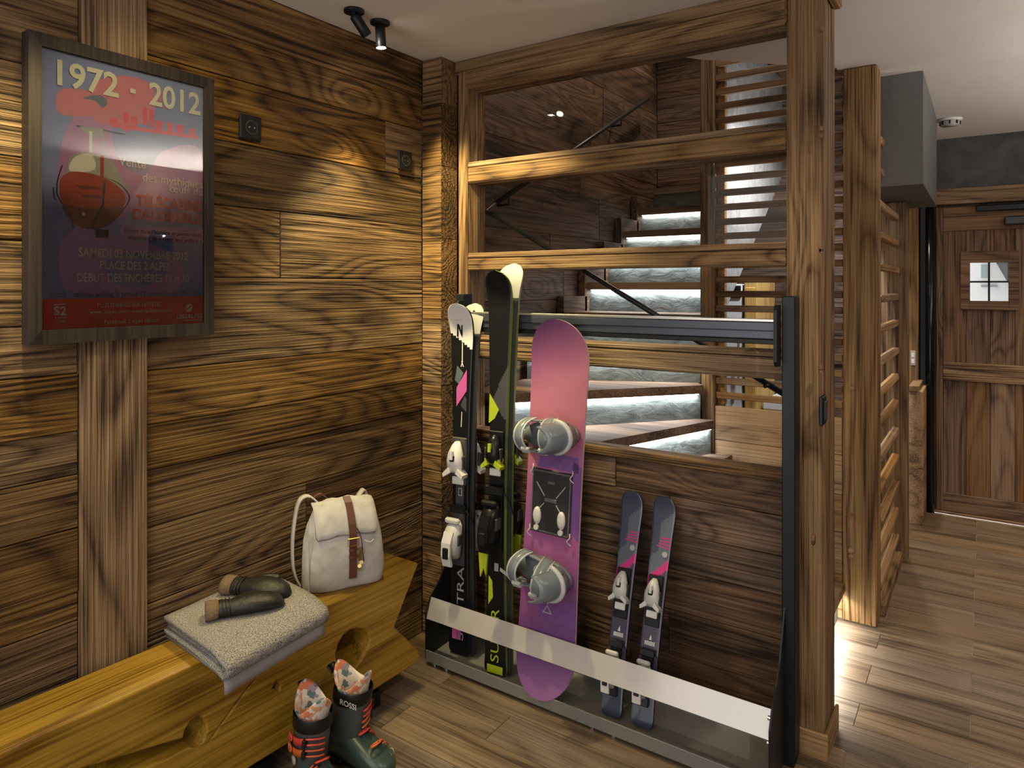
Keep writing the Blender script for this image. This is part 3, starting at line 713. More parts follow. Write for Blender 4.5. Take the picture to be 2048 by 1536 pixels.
patch([(150, 370), (200, 374), (205, 380), (160, 378)], 'dorange', 'cabin_fold'); patch([(160, 388), (205, 392), (200, 398), (165, 394)], 'dorange', 'cabin_fold')
patch([(206, 360), (211, 361), (207, 410), (203, 410)], 'dark', 'door_bar'); patch([(202, 410), (208, 412), (186, 452), (183, 450)], 'dark', 'door_bar')
patch([(200, 310), (207, 311), (207, 360), (200, 358)], 'orange', 'door_bar')
for pl in ([(124, 330), (114, 365), (116, 395), (140, 430), (146, 455)], [(200, 352), (235, 366), (257, 390), (254, 408), (240, 425)], [(106, 375), (108, 395), (113, 400)]):
    pts = smoothcurve([(a, b, 0) for a, b in pl], 16)
    patch([(p.x - 1.3, p.y) for p in pts] + [(p.x + 1.3, p.y) for p in reversed(pts)], 'dark', 'frame_tube')
patch([(190, 458), (217, 460), (216, 477), (191, 475)], 'dark', 'step_plate')
patch([(163, 425), (168, 424), (170, 430), (165, 432)], 'yellow', 'badge', smooth=10)
patch([(240, 452), (408, 459), (408, 488), (240, 477)], 'lilac')
# lettering
ptext('1972', 113, 236, 168, 49, 'cream', .022); ptext('-', 259, 270, 194, 40, 'cream', .03); ptext('2012', 297, 399, 208, 44, 'cream', .022)
ptext('Vente', 236, 290, 330, 17, 'lgrey'); ptext('des mythiques', 284, 404, 362, 17, 'lgrey'); ptext('œufs du', 338, 404, 384, 15, 'lgrey')
ptext('TÉLÉCABINE', 271, 402, 410, 21, 'dred', .02); ptext('DU DIABLE', 265, 402, 437, 20, 'dred', .02)
ptext("Entrez dans l'histoire et portez vous", 247, 400, 464, 8, 'dark', .012, .1); ptext('acquéreur de « votre œuf préféré »', 255, 402, 478, 8, 'dark', .012, .1)
ptext('SAMEDI 03 NOVEMBRE 2012', 156, 374, 513, 18, 'cream', .012); ptext('PLACE DES 2 ALPES', 199, 339, 538, 17, 'cream', .012); ptext('DÉBUT DES ENCHÈRES 16 H 30', 153, 376, 563, 17, 'cream', .012)
ptext('Visite – cabines visibles le samedi 03 novembre de 10h à 12h', 99, 398, 594, 11, 'navy', .01)
ptext("PLUS D'INFOS SUR LES SITES", 194, 321, 615, 9, 'cream'); ptext('www.2alpes.com - www.les2alpes.com', 178, 341, 628, 8, 'cream'); ptext('Facebook 2 alpes officiel', 208, 314, 648, 9, 'cream')
ptext('S', 106, 118, 630, 17, 'white', .03); ptext('2', 119, 131, 630, 17, 'white', .03)
patch([(106, 609), (131, 607), (131, 609), (106, 611)], 'white', 'logo_bar'); ptext('2 ALPES', 108, 132, 638, 5, 'white'); ptext('LOISIRS', 109, 133, 646, 5, 'white')
patch([(370, 622), (371, 612), (378, 607), (384, 610), (383, 619), (377, 624)], 'white', 'logo_disc', smooth=20)
patch([(369, 619), (385, 609), (385, 611), (370, 622)], 'red', 'logo_slash'); ptext('LES2ALPES', 352, 403, 637, 8, 'white', .02); patch([(368, 640), (403, 639), (403, 640.5), (368, 641.5)], 'white', 'logo_bar')
MB().box(SH + .0050, SH + .0070, il, ir, ib, it).build('glass', M['pglass'], po, xf=PM)

# ================================================================== BENCH
BZ = .462
Fp = onZ(833, 1132, BZ); Np = onZ(0, 1513, BZ)
eu = (Np - Fp); eu.z = 0; eu.normalize(); nrm = Vector((-eu.y, eu.x, 0))
if nrm.x > 0: nrm = -nrm                                   # towards the wall
BWID = .190; LEN = 1.62
def BU(px, py): q = onP(px, py, Fp, nrm); return ((q - Fp).dot(eu), q.z)
bz0 = .045
def ell(cx_, cy_, pts): return pts
outer = [(0.0, BZ), BU(786, 1256), BU(836, 1303), BU(838, 1312), BU(832, 1324)]
bt = BU(703, 1406); outer += [bt]
ub = BU(497, 1533); outer += [ub]
outer += [(ub[0] + .25, bz0), (ub[0] + .42, .075)]
outer += [BU(250, 1560), BU(340, 1518), BU(374, 1498)]
outer += [BU(392, 1500), BU(408, 1486), BU(417, 1464), BU(416, 1444), BU(408, 1430), BU(395, 1429), BU(379, 1441), BU(367, 1462), BU(364, 1474)]
outer += [BU(330, 1483), BU(150, 1538)]
zl = BU(150, 1538); outer += [(LEN - .01, zl[1] - .045), (LEN, zl[1] - .04), (LEN, BZ)]
holes = [[BU(*p) for p in h] for h in (
    [(700, 1257), (712, 1253), (726, 1255), (737, 1263), (742, 1278), (738, 1298), (726, 1320), (710, 1342), (694, 1352), (680, 1345), (671, 1328), (669, 1309), (675, 1287), (686, 1268)],
    [(552, 1357), (567, 1368), (560, 1392), (541, 1379)],
    [(538, 1316), (544, 1316), (474, 1412), (421, 1484), (414, 1483), (466, 1410)])]
cu = bpy.data.curves.new('bench_profile', 'CURVE'); cu.dimensions = '2D'; cu.fill_mode = 'BOTH'; cu.extrude = BWID / 2 - .006; cu.bevel_depth = .006; cu.bevel_resolution = 1
for pl in [outer] + holes:
    sp_ = cu.splines.new('POLY'); sp_.points.add(len(pl) - 1); sp_.use_cyclic_u = True
    for i, (a, b) in enumerate(pl): sp_.points[i].co = (a, b, 0, 1)
to = bpy.data.objects.new('t', cu); COL.objects.link(to); bpy.context.view_layer.update()
bme = bpy.data.meshes.new_from_object(to.evaluated_get(bpy.context.evaluated_depsgraph_get())); bpy.data.objects.remove(to)
bmid = (Fp + nrm * (BWID / 2)); bmid.z = 0
bench = empty('carved_bench', (bmid.x, bmid.y, 0), (0, 0, math.atan2(eu.y, eu.x)))
tag(bench, 'heavy carved wooden bench with round cut-outs along the board wall', 'bench')
flip = -1 if (Vector((-eu.y, eu.x, 0)) - nrm).length > .1 else 1
for v in bme.vertices: v.co = Vector((v.co.x, flip * v.co.z, v.co.y))
bme.materials.clear(); bme.materials.append(M['bench']); bme.update()
bmx = bmesh.new(); bmx.from_mesh(bme); bmesh.ops.recalc_face_normals(bmx, faces=bmx.faces); bmx.to_mesh(bme); bmx.free()
bb = bpy.data.objects.new('beam_body', bme); COL.objects.link(bb); bb.parent = bench
for u in (.18, .62): MB().box(u - .035, u + .035, -.06, .06, 0, max(.05, bz0 + .012), .003).build('foot', M['blackp'], bench)

# ================================================================== BLANKET
knit, nt, b = newmat('grey_knit'); N = NT(nt); tc = N.n('ShaderNodeTexCoord')
w1 = N.n('ShaderNodeTexWave'); w1.inputs['Scale'].default_value = 70; w1.inputs['Distortion'].default_value = 3.5; w1.inputs['Detail Scale'].default_value = 30; N.l(tc.outputs['Object'], w1.inputs['Vector'])
n2 = N.n('ShaderNodeTexNoise'); n2.inputs['Scale'].default_value = 320; N.l(tc.outputs['Object'], n2.inputs['Vector'])
v_ = N.math('ADD', N.math('MULTIPLY', w1.outputs[1], .10), N.math('MULTIPLY', n2.outputs[0], .90))
N.l(N.ramp(v_, [(.32, (.07, .065, .065)), (.52, (.30, .285, .27)), (.68, (.50, .48, .45))]), b.inputs['Base Color']); b.inputs['Roughness'].default_value = .95
bp = N.n('ShaderNodeBump'); bp.inputs['Strength'].default_value = .7; bp.inputs['Distance'].default_value = .003; N.l(v_, bp.inputs['Height']); N.l(bp.outputs[0], b.inputs['Normal'])
edge = plain('grey_knit_edge', (.30, .28, .29), .95)
ZT = BZ + .058
cA, cB, cC = onZ(328, 1238, ZT), onZ(450, 1322, ZT), onZ(655, 1208, ZT)
dv = (cB - cA); dv.z = 0; wdp = dv.length; dv.normalize(); ex = (cC - cB); ex.z = 0; wl_ = ex.length; ex.normalize()
bk = empty('folded_blanket', (cA.x, cA.y, BZ)); tag(bk, 'folded grey knitted blanket lying on the carved bench', 'blanket')
ov = wdp - .20      # how far the folds reach over the bench edge
def sheetprof(ztop, zbot, th, back, front, droop):
    mid = []; n = 10
    for i in range(n + 1):
        t = i / n; d = back + (front - back) * t; mid.append((d, ztop - droop * max(0, t - .72) ** 2 * 10))
    r = (ztop - zbot) / 2; zc = mid[-1][1] - r
    for i in range(1, 6):
        a = math.pi * i / 6; mid.append((front + math.sin(a) * r * .8, zc + math.cos(a) * r))
    for i in range(n + 1):
        t = 1 - i / n; d = back + (front - back) * t; mid.append((d, zbot - droop * max(0, t - .72) ** 2 * 10))
    return mid
def fold(name, ztop, zbot, th, back, front, l0, l1, droop, seed, mat):
    mid = sheetprof(ztop, zbot, th, back, front, droop); rings = []; K = 14
    for k in range(K + 1):
        s = l0 + (l1 - l0) * k / K; ring_o = []; ring_i = []
        for i, (d, z) in enumerate(mid):
            a = mid[max(i - 1, 0)]; c_ = mid[min(i + 1, len(mid) - 1)]; tx, tz = c_[0] - a[0], c_[1] - a[1]; L = math.hypot(tx, tz) or 1
            nx, nz = -tz / L, tx / L; wob = .0008 * math.sin(5 * s / .1 + i * .7 + seed) * (1 if 2 < i < len(mid) - 3 else .5)
            bend = .012 * math.sin(math.pi * min(1, max(0, d / wdp))) * math.sin(2.5 * k / K + seed)
            for q, ring in ((th / 2, ring_o), (-th / 2, ring_i)):
                ring.append(dv * (d + nx * q) + ex * (s + bend * .6) + Vector((0, 0, z + nz * q + wob)))
        rings.append(ring_o + ring_i[::-1])
    return MB().loft(rings).build(name, mat, bk, True)
fold('upper_fold', .060, .022, .012, .0, wdp - .012, .0, wl_, .02, 0, knit)
fold('inner_fold', .047, .035, .009, .01, wdp - .028, .006, wl_ - .004, .02, 1, knit)
lo = []
for k in range(15):
    s = .004 + (wl_ - .012) * k / 14; row = []
    for d, z in ((.006, .008), (wdp * .5, .009), (wdp - .05, .009), (wdp - .024, .006), (wdp - .012, -.004), (wdp - .008, -.018), (wdp - .009, -.036)):
        row.append(dv * d + ex * s + Vector((0, 0, z + .0008 * math.sin(9 * s))))
    lo.append([p + Vector((0, 0, .005)) if i < 4 else p + dv * .004 for i, p in enumerate(row)] + [p + Vector((0, 0, -.005)) if i < 4 else p + dv * -.004 for i, p in reversed(list(enumerate(row)))])
MB().loft(lo).build('hanging_layer', edge, bk, True)

# ================================================================== MITTENS
leather = stone('black_leather', (.007, .0065, .006), (.017, .0155, .013), 60, .35, .38)
fur = stone('tan_fleece', (.16, .10, .055), (.30, .21, .13), 140, 1.0, .95)
def mitten(loc, yaw, label, mirror=1, roll=0.0):
    e = empty('leather_mitten', loc, (roll, 0, yaw)); tag(e, label, 'mitten', 'pair of mittens on the blanket')
    prof = [(0, .031, .023), (.02, .032, .024), (.045, .030, .022), (.07, .038, .025), (.10, .043, .026), (.13, .043, .025), (.16, .038, .022), (.185, .026, .017), (.198, .010, .008)]
    rings = []
    for i, (x, w, h) in enumerate(prof):
        rings.append([(x + .0015 * math.sin(7 * k), w * math.cos(2 * math.pi * k / 20), max(-.0, 0) + h * 1.02 + h * math.sin(2 * math.pi * k / 20) * (1 + .04 * math.sin(i * 3 + k))) for k in range(20)])
    MB().loft(rings).build('hand', leather, e, True)
    th = smoothcurve([(.055, .022 * mirror, .022), (.085, .045 * mirror, .022), (.115, .055 * mirror, .02), (.138, .052 * mirror, .018)], 12)
    MB().tube(th, [.014 + .004 * math.sin(math.pi * (i + 2) / (len(th) + 2)) * (1 if i < len(th) - 1 else 0) - (.008 if i == len(th) - 1 else 0) for i in range(len(th))], 12).build('thumb', leather, e, True)
    cuf = [[(x, w * math.cos(2 * math.pi * k / 20), .0245 + h * math.sin(2 * math.pi * k / 20)) for k in range(20)] for x, w, h in ((-.022, .030, .021), (-.024, .036, .0255), (-.012, .038, .027), (.004, .036, .026), (.012, .033, .0245))]
    MB().loft(cuf).build('fleece_cuff', fur, e, True)
    for x in (.022, .032, .042):
        rg = [(x, .0325 * math.cos(2 * math.pi * k / 20), .0238 + .0245 * math.sin(2 * math.pi * k / 20)) for k in range(20)]
        MB().tube(rg, .0016, 6, closed=True).build('wrist_pleat', leather, e, True)
    return e
mz = BZ + .066
ma, mb_ = onZ(428, 1236, mz), onZ(556, 1212, mz); mitten((ma.x, ma.y, mz), math.atan2(mb_.y - ma.y, mb_.x - ma.x), 'black leather mitten lying flat in front on the blanket', 1)
ma, mb_ = onZ(464, 1184, mz), onZ(578, 1192, mz); mitten((ma.x, ma.y, mz), math.atan2(mb_.y - ma.y, mb_.x - ma.x), 'black leather mitten with curled thumb nearest the board wall', 1, .15)

# ================================================================== BACKPACK
canvas, nt, b = newmat('grey_canvas'); N = NT(nt); tc = N.n('ShaderNodeTexCoord'); n2 = N.n('ShaderNodeTexNoise'); n2.inputs['Scale'].default_value = 18; n2.inputs['Detail'].default_value = 5; N.l(tc.outputs['Object'], n2.inputs['Vector'])
N.l(N.ramp(n2.outputs[0], [(.3, (.40, .385, .36)), (.7, (.60, .58, .545))]), b.inputs['Base Color']); b.inputs['Roughness'].default_value = .9
n3 = N.n('ShaderNodeTexNoise'); n3.inputs['Scale'].default_value = 500; N.l(tc.outputs['Object'], n3.inputs['Vector']); bp = N.n('ShaderNodeBump'); bp.inputs['Strength'].default_value = .3; bp.inputs['Distance'].default_value = .001
N.l(n3.outputs[0], bp.inputs['Height']); N.l(bp.outputs[0], b.inputs['Normal'])
brown = plain('brown_leather', (.10, .035, .018), .5); gold = plain('brass', (.75, .55, .2), .3, 1.0)
bpos = onZ(679, 1177, BZ)
yawb = math.radians(-28)                     # local +X is the bag's front
bag = empty('canvas_backpack', (bpos.x - .015, bpos.y + .03, BZ + .002), (0, 0, yawb)); bag.scale = (.95, .95, .95); tag(bag, 'pale grey canvas backpack with brown leather strap on the bench', 'backpack')
rings = []
for i, (z, w, dpt, xo, pw) in enumerate(((.0, .135, .052, .0, 3.2), (.012, .145, .060, .0, 3.2), (.06, .148, .066, .004, 3), (.12, .146, .067, .006, 2.8), (.18, .138, .062, .004, 2.6), (.23, .128, .054, .0, 2.5), (.262, .118, .046, -.004, 2.4), (.285, .105, .038, -.008, 2.4), (.30, .090, .030, -.012, 2.2))):
    ring = []
    for k in range(40):
        a = 2 * math.pi * k / 40; ca, sa = math.cos(a), math.sin(a); f = (abs(ca) ** pw + abs(sa) ** pw) ** (-1 / pw)
        wr = 1 + .035 * math.sin(9 * a + i * 1.3) * (z / .3) + .02 * math.sin(4 * a + i * 2.2)
        ring.append((xo + dpt * f * ca * wr, w * f * sa * wr, z + .004 * math.sin(5 * a + i)))
    rings.append(ring)
MB().loft(rings).build('body', canvas, bag, True)
flp = []
for k in range(13):
    y = -.105 + .21 * k / 12; fl_ = []
    for j, (x, z) in enumerate(((-.055, .268), (-.042, .300), (-.015, .318), (.015, .312), (.040, .290), (.060, .256), (.071, .222), (.073, .208))):
        nar = 1.06 - .10 * (j < 2) - (.06 if j == 7 and k in (0, 12) else 0); sag = -.012 * (abs(y) / .105) ** 2
        fl_.append(Vector((x - .006 * (abs(y) / .105) ** 3, y * nar, z + sag + .003 * math.sin(k * 1.7 + j))))
    flp.append(fl_ + [p + Vector((-.005, 0, -.006)) for p in reversed(fl_)])
MB().loft(flp).build('flap', canvas, bag, True)
stp = [(.005, .01, .322), (.030, .012, .306), (.054, .014, .272), (.072, .015, .238), (.080, .016, .205), (.080, .016, .17), (.078, .016, .13), (.077, .016, .08), (.074, .016, .045)]
so_ = MB().band(stp, (0, 1, 0), .026, .004).build('strap', brown, bag)
MB().tube([(.084, -.004, .165), (.084, .036, .165), (.084, .036, .19), (.084, -.004, .19)], .003, 6, closed=True).build('buckle', gold, so_)
for z in (.15, .125): MB().band([(.083, .0, z), (.086, .016, z), (.083, .032, z)], (0, 0, 1), .010, .003).build('strap_keeper', brown, so_)
ch = MB()
for i in range(7): ch.disc((.086, .040 + .004 * math.sin(i * 2), .15 - .012 * i), (1, .3 * math.sin(i), .2), .007, .004, 8)
ch.build('charm', gold, bag)
MB().tube(smoothcurve([(.076, .03, .225), (.083, .044, .19), (.082, .05, .14), (.078, .055, .10)], 14), .0015, 6).build('cord', M['blackp'], bag)
MB().tube(smoothcurve([(.075, .06, .175), (.074, .08, .165), (.07, .095, .172)], 10), .0012, 6).build('cord', M['white'], bag)
for y, xx in ((-.155, .0), (.10, -.02)):
    ss = smoothcurve([(-.045, y * .55, .285), (-.062, y * .9, .318), (-.075, y * 1.05, .295), (-.085, y * 1.1, .22), (-.085, y * 1.12, .12), (-.07, y * 1.1, .03), (-.045, y * .95, .012)], 24)
    if y < 0: ss = smoothcurve([(-.03, -.075, .290), (-.035, -.115, .330), (-.035, -.150, .318), (-.032, -.168, .25), (-.030, -.176, .16), (-.028, -.172, .07), (-.02, -.150, .012)], 24)
    MB().band(ss, (1, .1, 0), .030, .006).build('shoulder_strap', canvas, bag, True)
MB().band(smoothcurve([(-.03, -.04, .298), (-.03, -.075, .335), (-.03, -.11, .318)], 10), (1, 0, 0), .018, .005).build('carry_loop', brown, bag, True)
MB().tube([(.055, -.135, .02 + .02 * k) for k in range(11)], .0018, 6).build('side_seam', canvas, bag)

# ================================================================== SKI RACK
rk = empty('ski_rack', (.86, -.02, 0)); tag(rk, 'dark metal ski rack with a floor tray in front of the timber partition', 'ski rack'); RK = Matrix.Translation(-Vector(rk.location))
def rp(mb, name, mat, par=None, sm=False): return mb.build(name, mat, par or rk, sm, RK)
RX0, RX1 = .185, 1.495
for x in (RX0, RX1):
    rp(MB().box(x, x + .040, .0, .065, .02, 1.473, .003), 'upright', M['black'])
    rp(MB().box(x + .006, x + .034, .008, .06, 0, .02), 'foot', M['blackp'])
for x in (RX0 + .042, RX1 - .012):
    br_ = rp(MB().prism([(-.055, 1.27), (-.04, 1.255), (-.002, 1.255), (-.002, 1.445), (-.04, 1.445), (-.055, 1.43)], x, x + .010, lambda a, b, h: (h, a, b)), 'bracket', M['blackp'])
    for z in (1.32, 1.395): rp(MB().disc((x - .002 if x > 1 else x + .012, -.012, z), (1, 0, 0), .006, .006, 8), 'bolt', M['steel'], br_)
rl = rp(MB().box(RX0 + .053, RX1 - .013, -.036, -.004, 1.338, 1.392, .003), 'top_rail', M['rail'])
rp(MB().box(RX0 + .053, RX1 - .013, -.037, -.003, 1.3925, 1.401, .001), 'bright_edge', M['railtop'], rl)
rp(MB().box(RX0 + .053, RX1 - .013, -.034, -.006, 1.322, 1.3375, .002), 'rubber_strip', M['blackp'], rl)
rp(MB().box(RX0 + .053, RX1 - .013, -.040, -.036, 1.363, 1.366), 'groove', M['blackp'], rl)
LIP = -.185
for x in (RX0 - .006, RX1 + .006):
    prof = [(LIP, .02), (LIP, .21), (LIP + .03, .262), (LIP + .075, .30), (LIP + .12, .355), (LIP + .155, .43), (.0, .50), (.0, .02)]
    ep = rp(MB().prism(prof, x, x + .005, lambda a, b, h: (h, a, b)), 'end_plate', M['blackp'])
    if x > 1:
        for (a, b) in ((LIP + .022, .235), (LIP + .016, .165), (LIP + .02, .05)): rp(MB().disc((x - .003, a, b), (1, 0, 0), .007, .008, 10), 'bolt', M['steel'], ep)
xa, xb = RX0 + .0, RX1 + .006
rp(MB().prism([(LIP + .030, .258), (LIP + .033, .250), (LIP + .006, .178), (LIP + .001, .182)], xa, xb, lambda a, b, h: (h, a, b)), 'front_bar', M['bar'])
rp(MB().prism([(LIP, .028), (LIP + .004, .028), (.05, .036), (.05, .030), (LIP, .020)], xa, xb, lambda a, b, h: (h, a, b)), 'tray', M['tray'])
rp(MB().box(xa, xb, LIP - .004, LIP, .016, .060, .001), 'front_lip', M['tray'])
rp(MB().prism([(.040, .03), (.046, .03), (.062, .13), (.056, .13)], xa, xb, lambda a, b, h: (h, a, b)), 'back_lip', M['tray'])
for x in (.22, .28, .92, 1.0, 1.46): rp(MB().tube([(x, LIP + .012, .0), (x, LIP + .012, .02)], .009, 10), 'levelling_foot', M['steel'])

# ================================================================== SKIS
def ski_mesh(L, wt, ww, wl2, th, tipl, up, matf, ny=8, nz=70, round_tail=.03, basef=None):
    """flat board: length +Z, base at y=0, top sheet at y=-th, tip bent to -y; matf(u,z) gives the slot of the top sheet"""
    mb = MB(); rows = []
    for i in range(nz + 1):
        z = L * i / nz; t = z / L
        w = (ww + (wt - ww) * max(0, (t - .45) / .55) ** 2 + (wl2 - ww) * max(0, (.45 - t) / .45) ** 2) / 2
        dt = (L - z) / (wt * .62)
        if dt < 1: w *= math.sqrt(max(.0, 1 - (1 - dt) ** 2.4))
        db = z / round_tail
        if db < 1: w *= .72 + .28 * math.sqrt(max(0, 1 - (1 - db) ** 2))
        w = max(w, .004)
        s = max(0, (z - (L - tipl)) / tipl); y = -up * s * s; tk = th * (1 - .45 * s) * (.65 + .35 * min(1, t * 6))
        rows.append((z, w, y, tk))
    for side in (0, 1):
        for i in range(nz):
            for j in range(ny):
                q = []
                for (ii, jj) in ((i, j), (i, j + 1), (i + 1, j + 1), (i + 1, j)):
                    z, w, y, tk = rows[ii]; u = -1 + 2 * jj / ny
                    e = .0 if side else (.0015 if jj in (0, ny) else 0)
                    q.append((u * (w - (0 if side else .0012 if jj in (0, ny) else 0)), y if side else y - tk + e, z))
                mb.cur = (basef(L * (i + .5) / nz) if basef else 1) if side else matf(-1 + (2 * j + 1) / ny, L * (i + .5) / nz)
                mb.add(q, [(0, 1, 2, 3)])
    mb.cur = 2
    for sgn in (-1, 1):
        for i in range(nz):
            z, w, y, tk = rows[i]; z2, w2, y2, tk2 = rows[i + 1]
            mb.add([(sgn * w, y, z), (sgn * w2, y2, z2), (sgn * (w2 - .0012), y2 - tk2 + .0015, z2), (sgn * (w - .0012), y - tk + .0015, z)], [(0, 1, 2, 3)])
    for i in (0, nz):
        z, w, y, tk = rows[i]; mb.add([(-w, y, z), (w, y, z), (w, y - tk, z), (-w, y - tk, z)], [(0, 1, 2, 3)])
    return mb
def decal(par, pts, mat, y, name='graphic'):
    return MB().add([(a, y, b) for a, b in pts], [tuple(range(len(pts)))]).build(name, mat, par)
def binding_toe(par, z, y, s, mats, w=.075):
    a, b_, c_ = mats; M4 = Matrix.Translation((0, y, z)) @ Matrix.Scale(s, 4)
    t = MB().box(-w * .42, w * .42, -.012, 0, -.08, .09, .003, M4).build('toe_binding', c_, par)
    sec = []
    for zz, ww, hh in ((-.035, .030, .024), (-.02, .034, .042), (.01, .034, .050), (.04, .028, .046), (.065, .018, .034), (.078, .008, .022)):
        sec.append([M4 @ Vector((ww * math.cos(2 * math.pi * k / 14), -.010 - hh / 2 + hh / 2 * math.sin(2 * math.pi * k / 14) * 1.0, zz)) for k in range(14)])
    MB().loft(sec).build('toe_housing', a, t, True)
    for sg in (-1, 1):
        MB().prism([(sg * .012, -.03), (sg * .040, -.048), (sg * .043, -.035), (sg * .020, -.012)], -.055, -.018, lambda p, q, h: tuple(M4 @ Vector((p, h, q)))).build('toe_wing', b_, t)
    MB().box(-.010, .010, -.0635, -.050, .012, .034, .003, M4).build('toe_window', M['blackp'], t)
    for sg in (-1, 1): MB().box(sg * .030 - .006, sg * .030 + .006, -.040, -.020, -.02, .03, .003, M4).build('side_insert', gry, t)
    MB().box(-.024, .024, -.020, -.012, -.078, -.050, .003, M4).build('slide_plate', M['white'], t)
    MB().tube([M4 @ Vector((.0, -.062, .02)), M4 @ Vector((.0, -.060, .05))], .008 * s, 8).build('release_scale', b_, t)
    return t
def binding_heel(par, z, y, s, mats, lever=(.35, -.9)):
    a, b_, c_ = mats; M4 = Matrix.Translation((0, y, z)) @ Matrix.Scale(s, 4)
    t = MB().box(-.026, .026, -.012, 0, -.11, .085, .003, M4).build('heel_binding', c_, par)
    sec = []
    for zz, ww, hh in ((.060, .016, .030), (.045, .030, .052), (.015, .034, .072), (-.02, .032, .074), (-.05, .026, .06), (-.075, .016, .035)):
        sec.append([M4 @ Vector((ww * math.cos(2 * math.pi * k / 14), -.010 - hh / 2 + hh / 2 * math.sin(2 * math.pi * k / 14), zz)) for k in range(14)])
    MB().loft(sec).build('heel_housing', a, t, True)
    lv = MB().band([M4 @ Vector(p) for p in ((0, -.070, .03), (0, -.088, -.005), (0, -.090, -.05), (0, -.078, -.088))], (1, 0, 0), .038 * s, .010 * s); lv.build('heel_lever', b_, t)
    MB().box(-.030, .030, -.060, -.040, .055, .075, .006, M4).build('heel_cup', a, t)
    for sg in (-1, 1): MB().box(sg * .030 - .005, sg * .030 + .005, -.062, -.030, -.02, .02, .003, M4).build('side_insert', gry, t)
    MB().box(-.012, .012, -.099, -.088, -.06, -.02, .003, M4).build('lever_slot', M['blackp'], t)
    for sg in (-1, 1):
        br = MB(); br.tube([M4 @ Vector(p) for p in ((sg * .030, -.014, .10), (sg * .048, -.016, .085), (sg * .050, .012, .05), (sg * .052, .020, .02))], .0028 * s, 6)
    br.build('ski_brake', M['black'], t)
    MB().box(-.034, .034, -.022, -.013, .085, .115, .003, M4).build('brake_pedal', M['blackp'], t)
    return t
blk = plain('ski_black', (.007, .007, .008), .32, coat=.12, spec=.3); wht = plain('ski_white', (.70, .69, .68), .35, coat=.3); base_ = plain('ski_base', (.015, .015, .016), .5)
sidew = plain('ski_sidewall', (.02, .02, .022), .4); grn = plain('ski_lime', (.40, .50, .02), .4); gry = plain('ski_grey', (.055, .052, .060), .4); pnk = plain('ski_pink', (.55, .10, .36), .4)
teal = plain('ski_slate', (.10, .13, .14), .4); silver = plain('ski_silver', (.35, .35, .36), .4); edgegreen = plain('ski_edge_lime', (.22, .30, .03), .4)
silv2 = plain('binding_light_grey', (.55, .55, .54), .35)
def place(e, x, y, z, lean, yaw=0.0, roll=0.0): e.location = (x, y, z); e.rotation_euler = Matrix.Rotation(yaw, 4, 'Z').to_euler() if False else (-lean, roll, yaw)
# ---- pair with white tips
def ski_a(label, front):
    e = empty('alpine_ski', (0, 0, 0)); tag(e, label, 'ski', 'pair of black skis with white tips')
    L = 1.40
    ski_mesh(L, .122, .074, .105, .014, .17, .055, lambda u, z: 3 if z > 1.245 - .035 * u else 0, 16, 160, basef=lambda z: 4 if z > 1.28 and not front else 1).build('ski_body', [blk, base_, sidew, wht, plain('ski_grey_base', (.25, .25, .25), .45)], e, True)
    y = -.0150
    decal(e, [(-.022, .985), (.026, 1.05), (.026, 1.135), (-.022, 1.06)], pnk, y)
    decal(e, [(-.030, 1.09), (-.012, 1.075), (.010, 1.12), (-.020, 1.15)], teal, y); decal(e, [(-.002, .99), (.026, .965), (.026, 1.02), (.016, 1.03)], gry, y)
    decal(e, [(.002, 1.165), (.006, 1.165), (.006, 1.24), (.002, 1.24)], wht, y); decal(e, [(.0, .905), (.004, .905), (.006, .965), (.003, .965)], wht, y)
    decal(e, [(-.004, 1.145), (.0, 1.145), (.008, 1.168), (.004, 1.168)], wht, y); decal(e, [(.008, 1.145), (.012, 1.145), (.003, 1.168), (-.001, 1.168)], wht, y - .0003)
    textmesh('lettering', 'SENTRA', silver, (.022, y, .06), (0, 0, 1), (-1, 0, 0), .29, .032, e, lift=0)
    decal(e, [(-.020, .575), (.018, .575), (.018, .690), (-.020, .690)], gry, y); [decal(e, pl_, silver, y - .0004) for pl_ in ([(-.008, .63), (.010, .63), (.010, .634), (-.008, .634)], [(-.008, .658), (.010, .658), (.010, .662), (-.008, .662)], [(-.008, .634), (-.005, .634), (-.005, .658), (-.008, .658)], [(.006, .634), (.010, .634), (.010, .658), (.006, .658)])]
    ty = -.0175 - .018
    textmesh('logo', 'N', blk, (-.022, -.0165, 1.268), (1, 0, .15), (0, -.16, 1), .034, .055, e, bold=.04, shear=.25, lift=.001)
    decal(e, [(-.018, 1.332), (-.008, 1.332), (.020, 1.366), (.012, 1.372)], blk, -.0305, 'logo'); decal(e, [(-.016, 1.368), (-.006, 1.372), (.016, 1.336), (.006, 1.332)], blk, -.0308, 'logo')
    decal(e, [(-.03, .06), (.01, .06), (.01, .17), (-.03, .17)], pnk, y)
    binding_toe(e, .765, -.014, 1.1, (wht, wht, gry)); binding_heel(e, .475, -.014, 1.08, (silv2, wht, gry))
    return e
a1 = ski_a('front black ski with white tip and pink diamond, at the left upright', True); place(a1, .288, -.098, .037, .020, .10)
a2 = ski_a('rear black ski with white tip, base against the pink-diamond ski', False); a2.location = (.306, -.094, .037); a2.rotation_euler = (.020, 0, math.pi + .10)
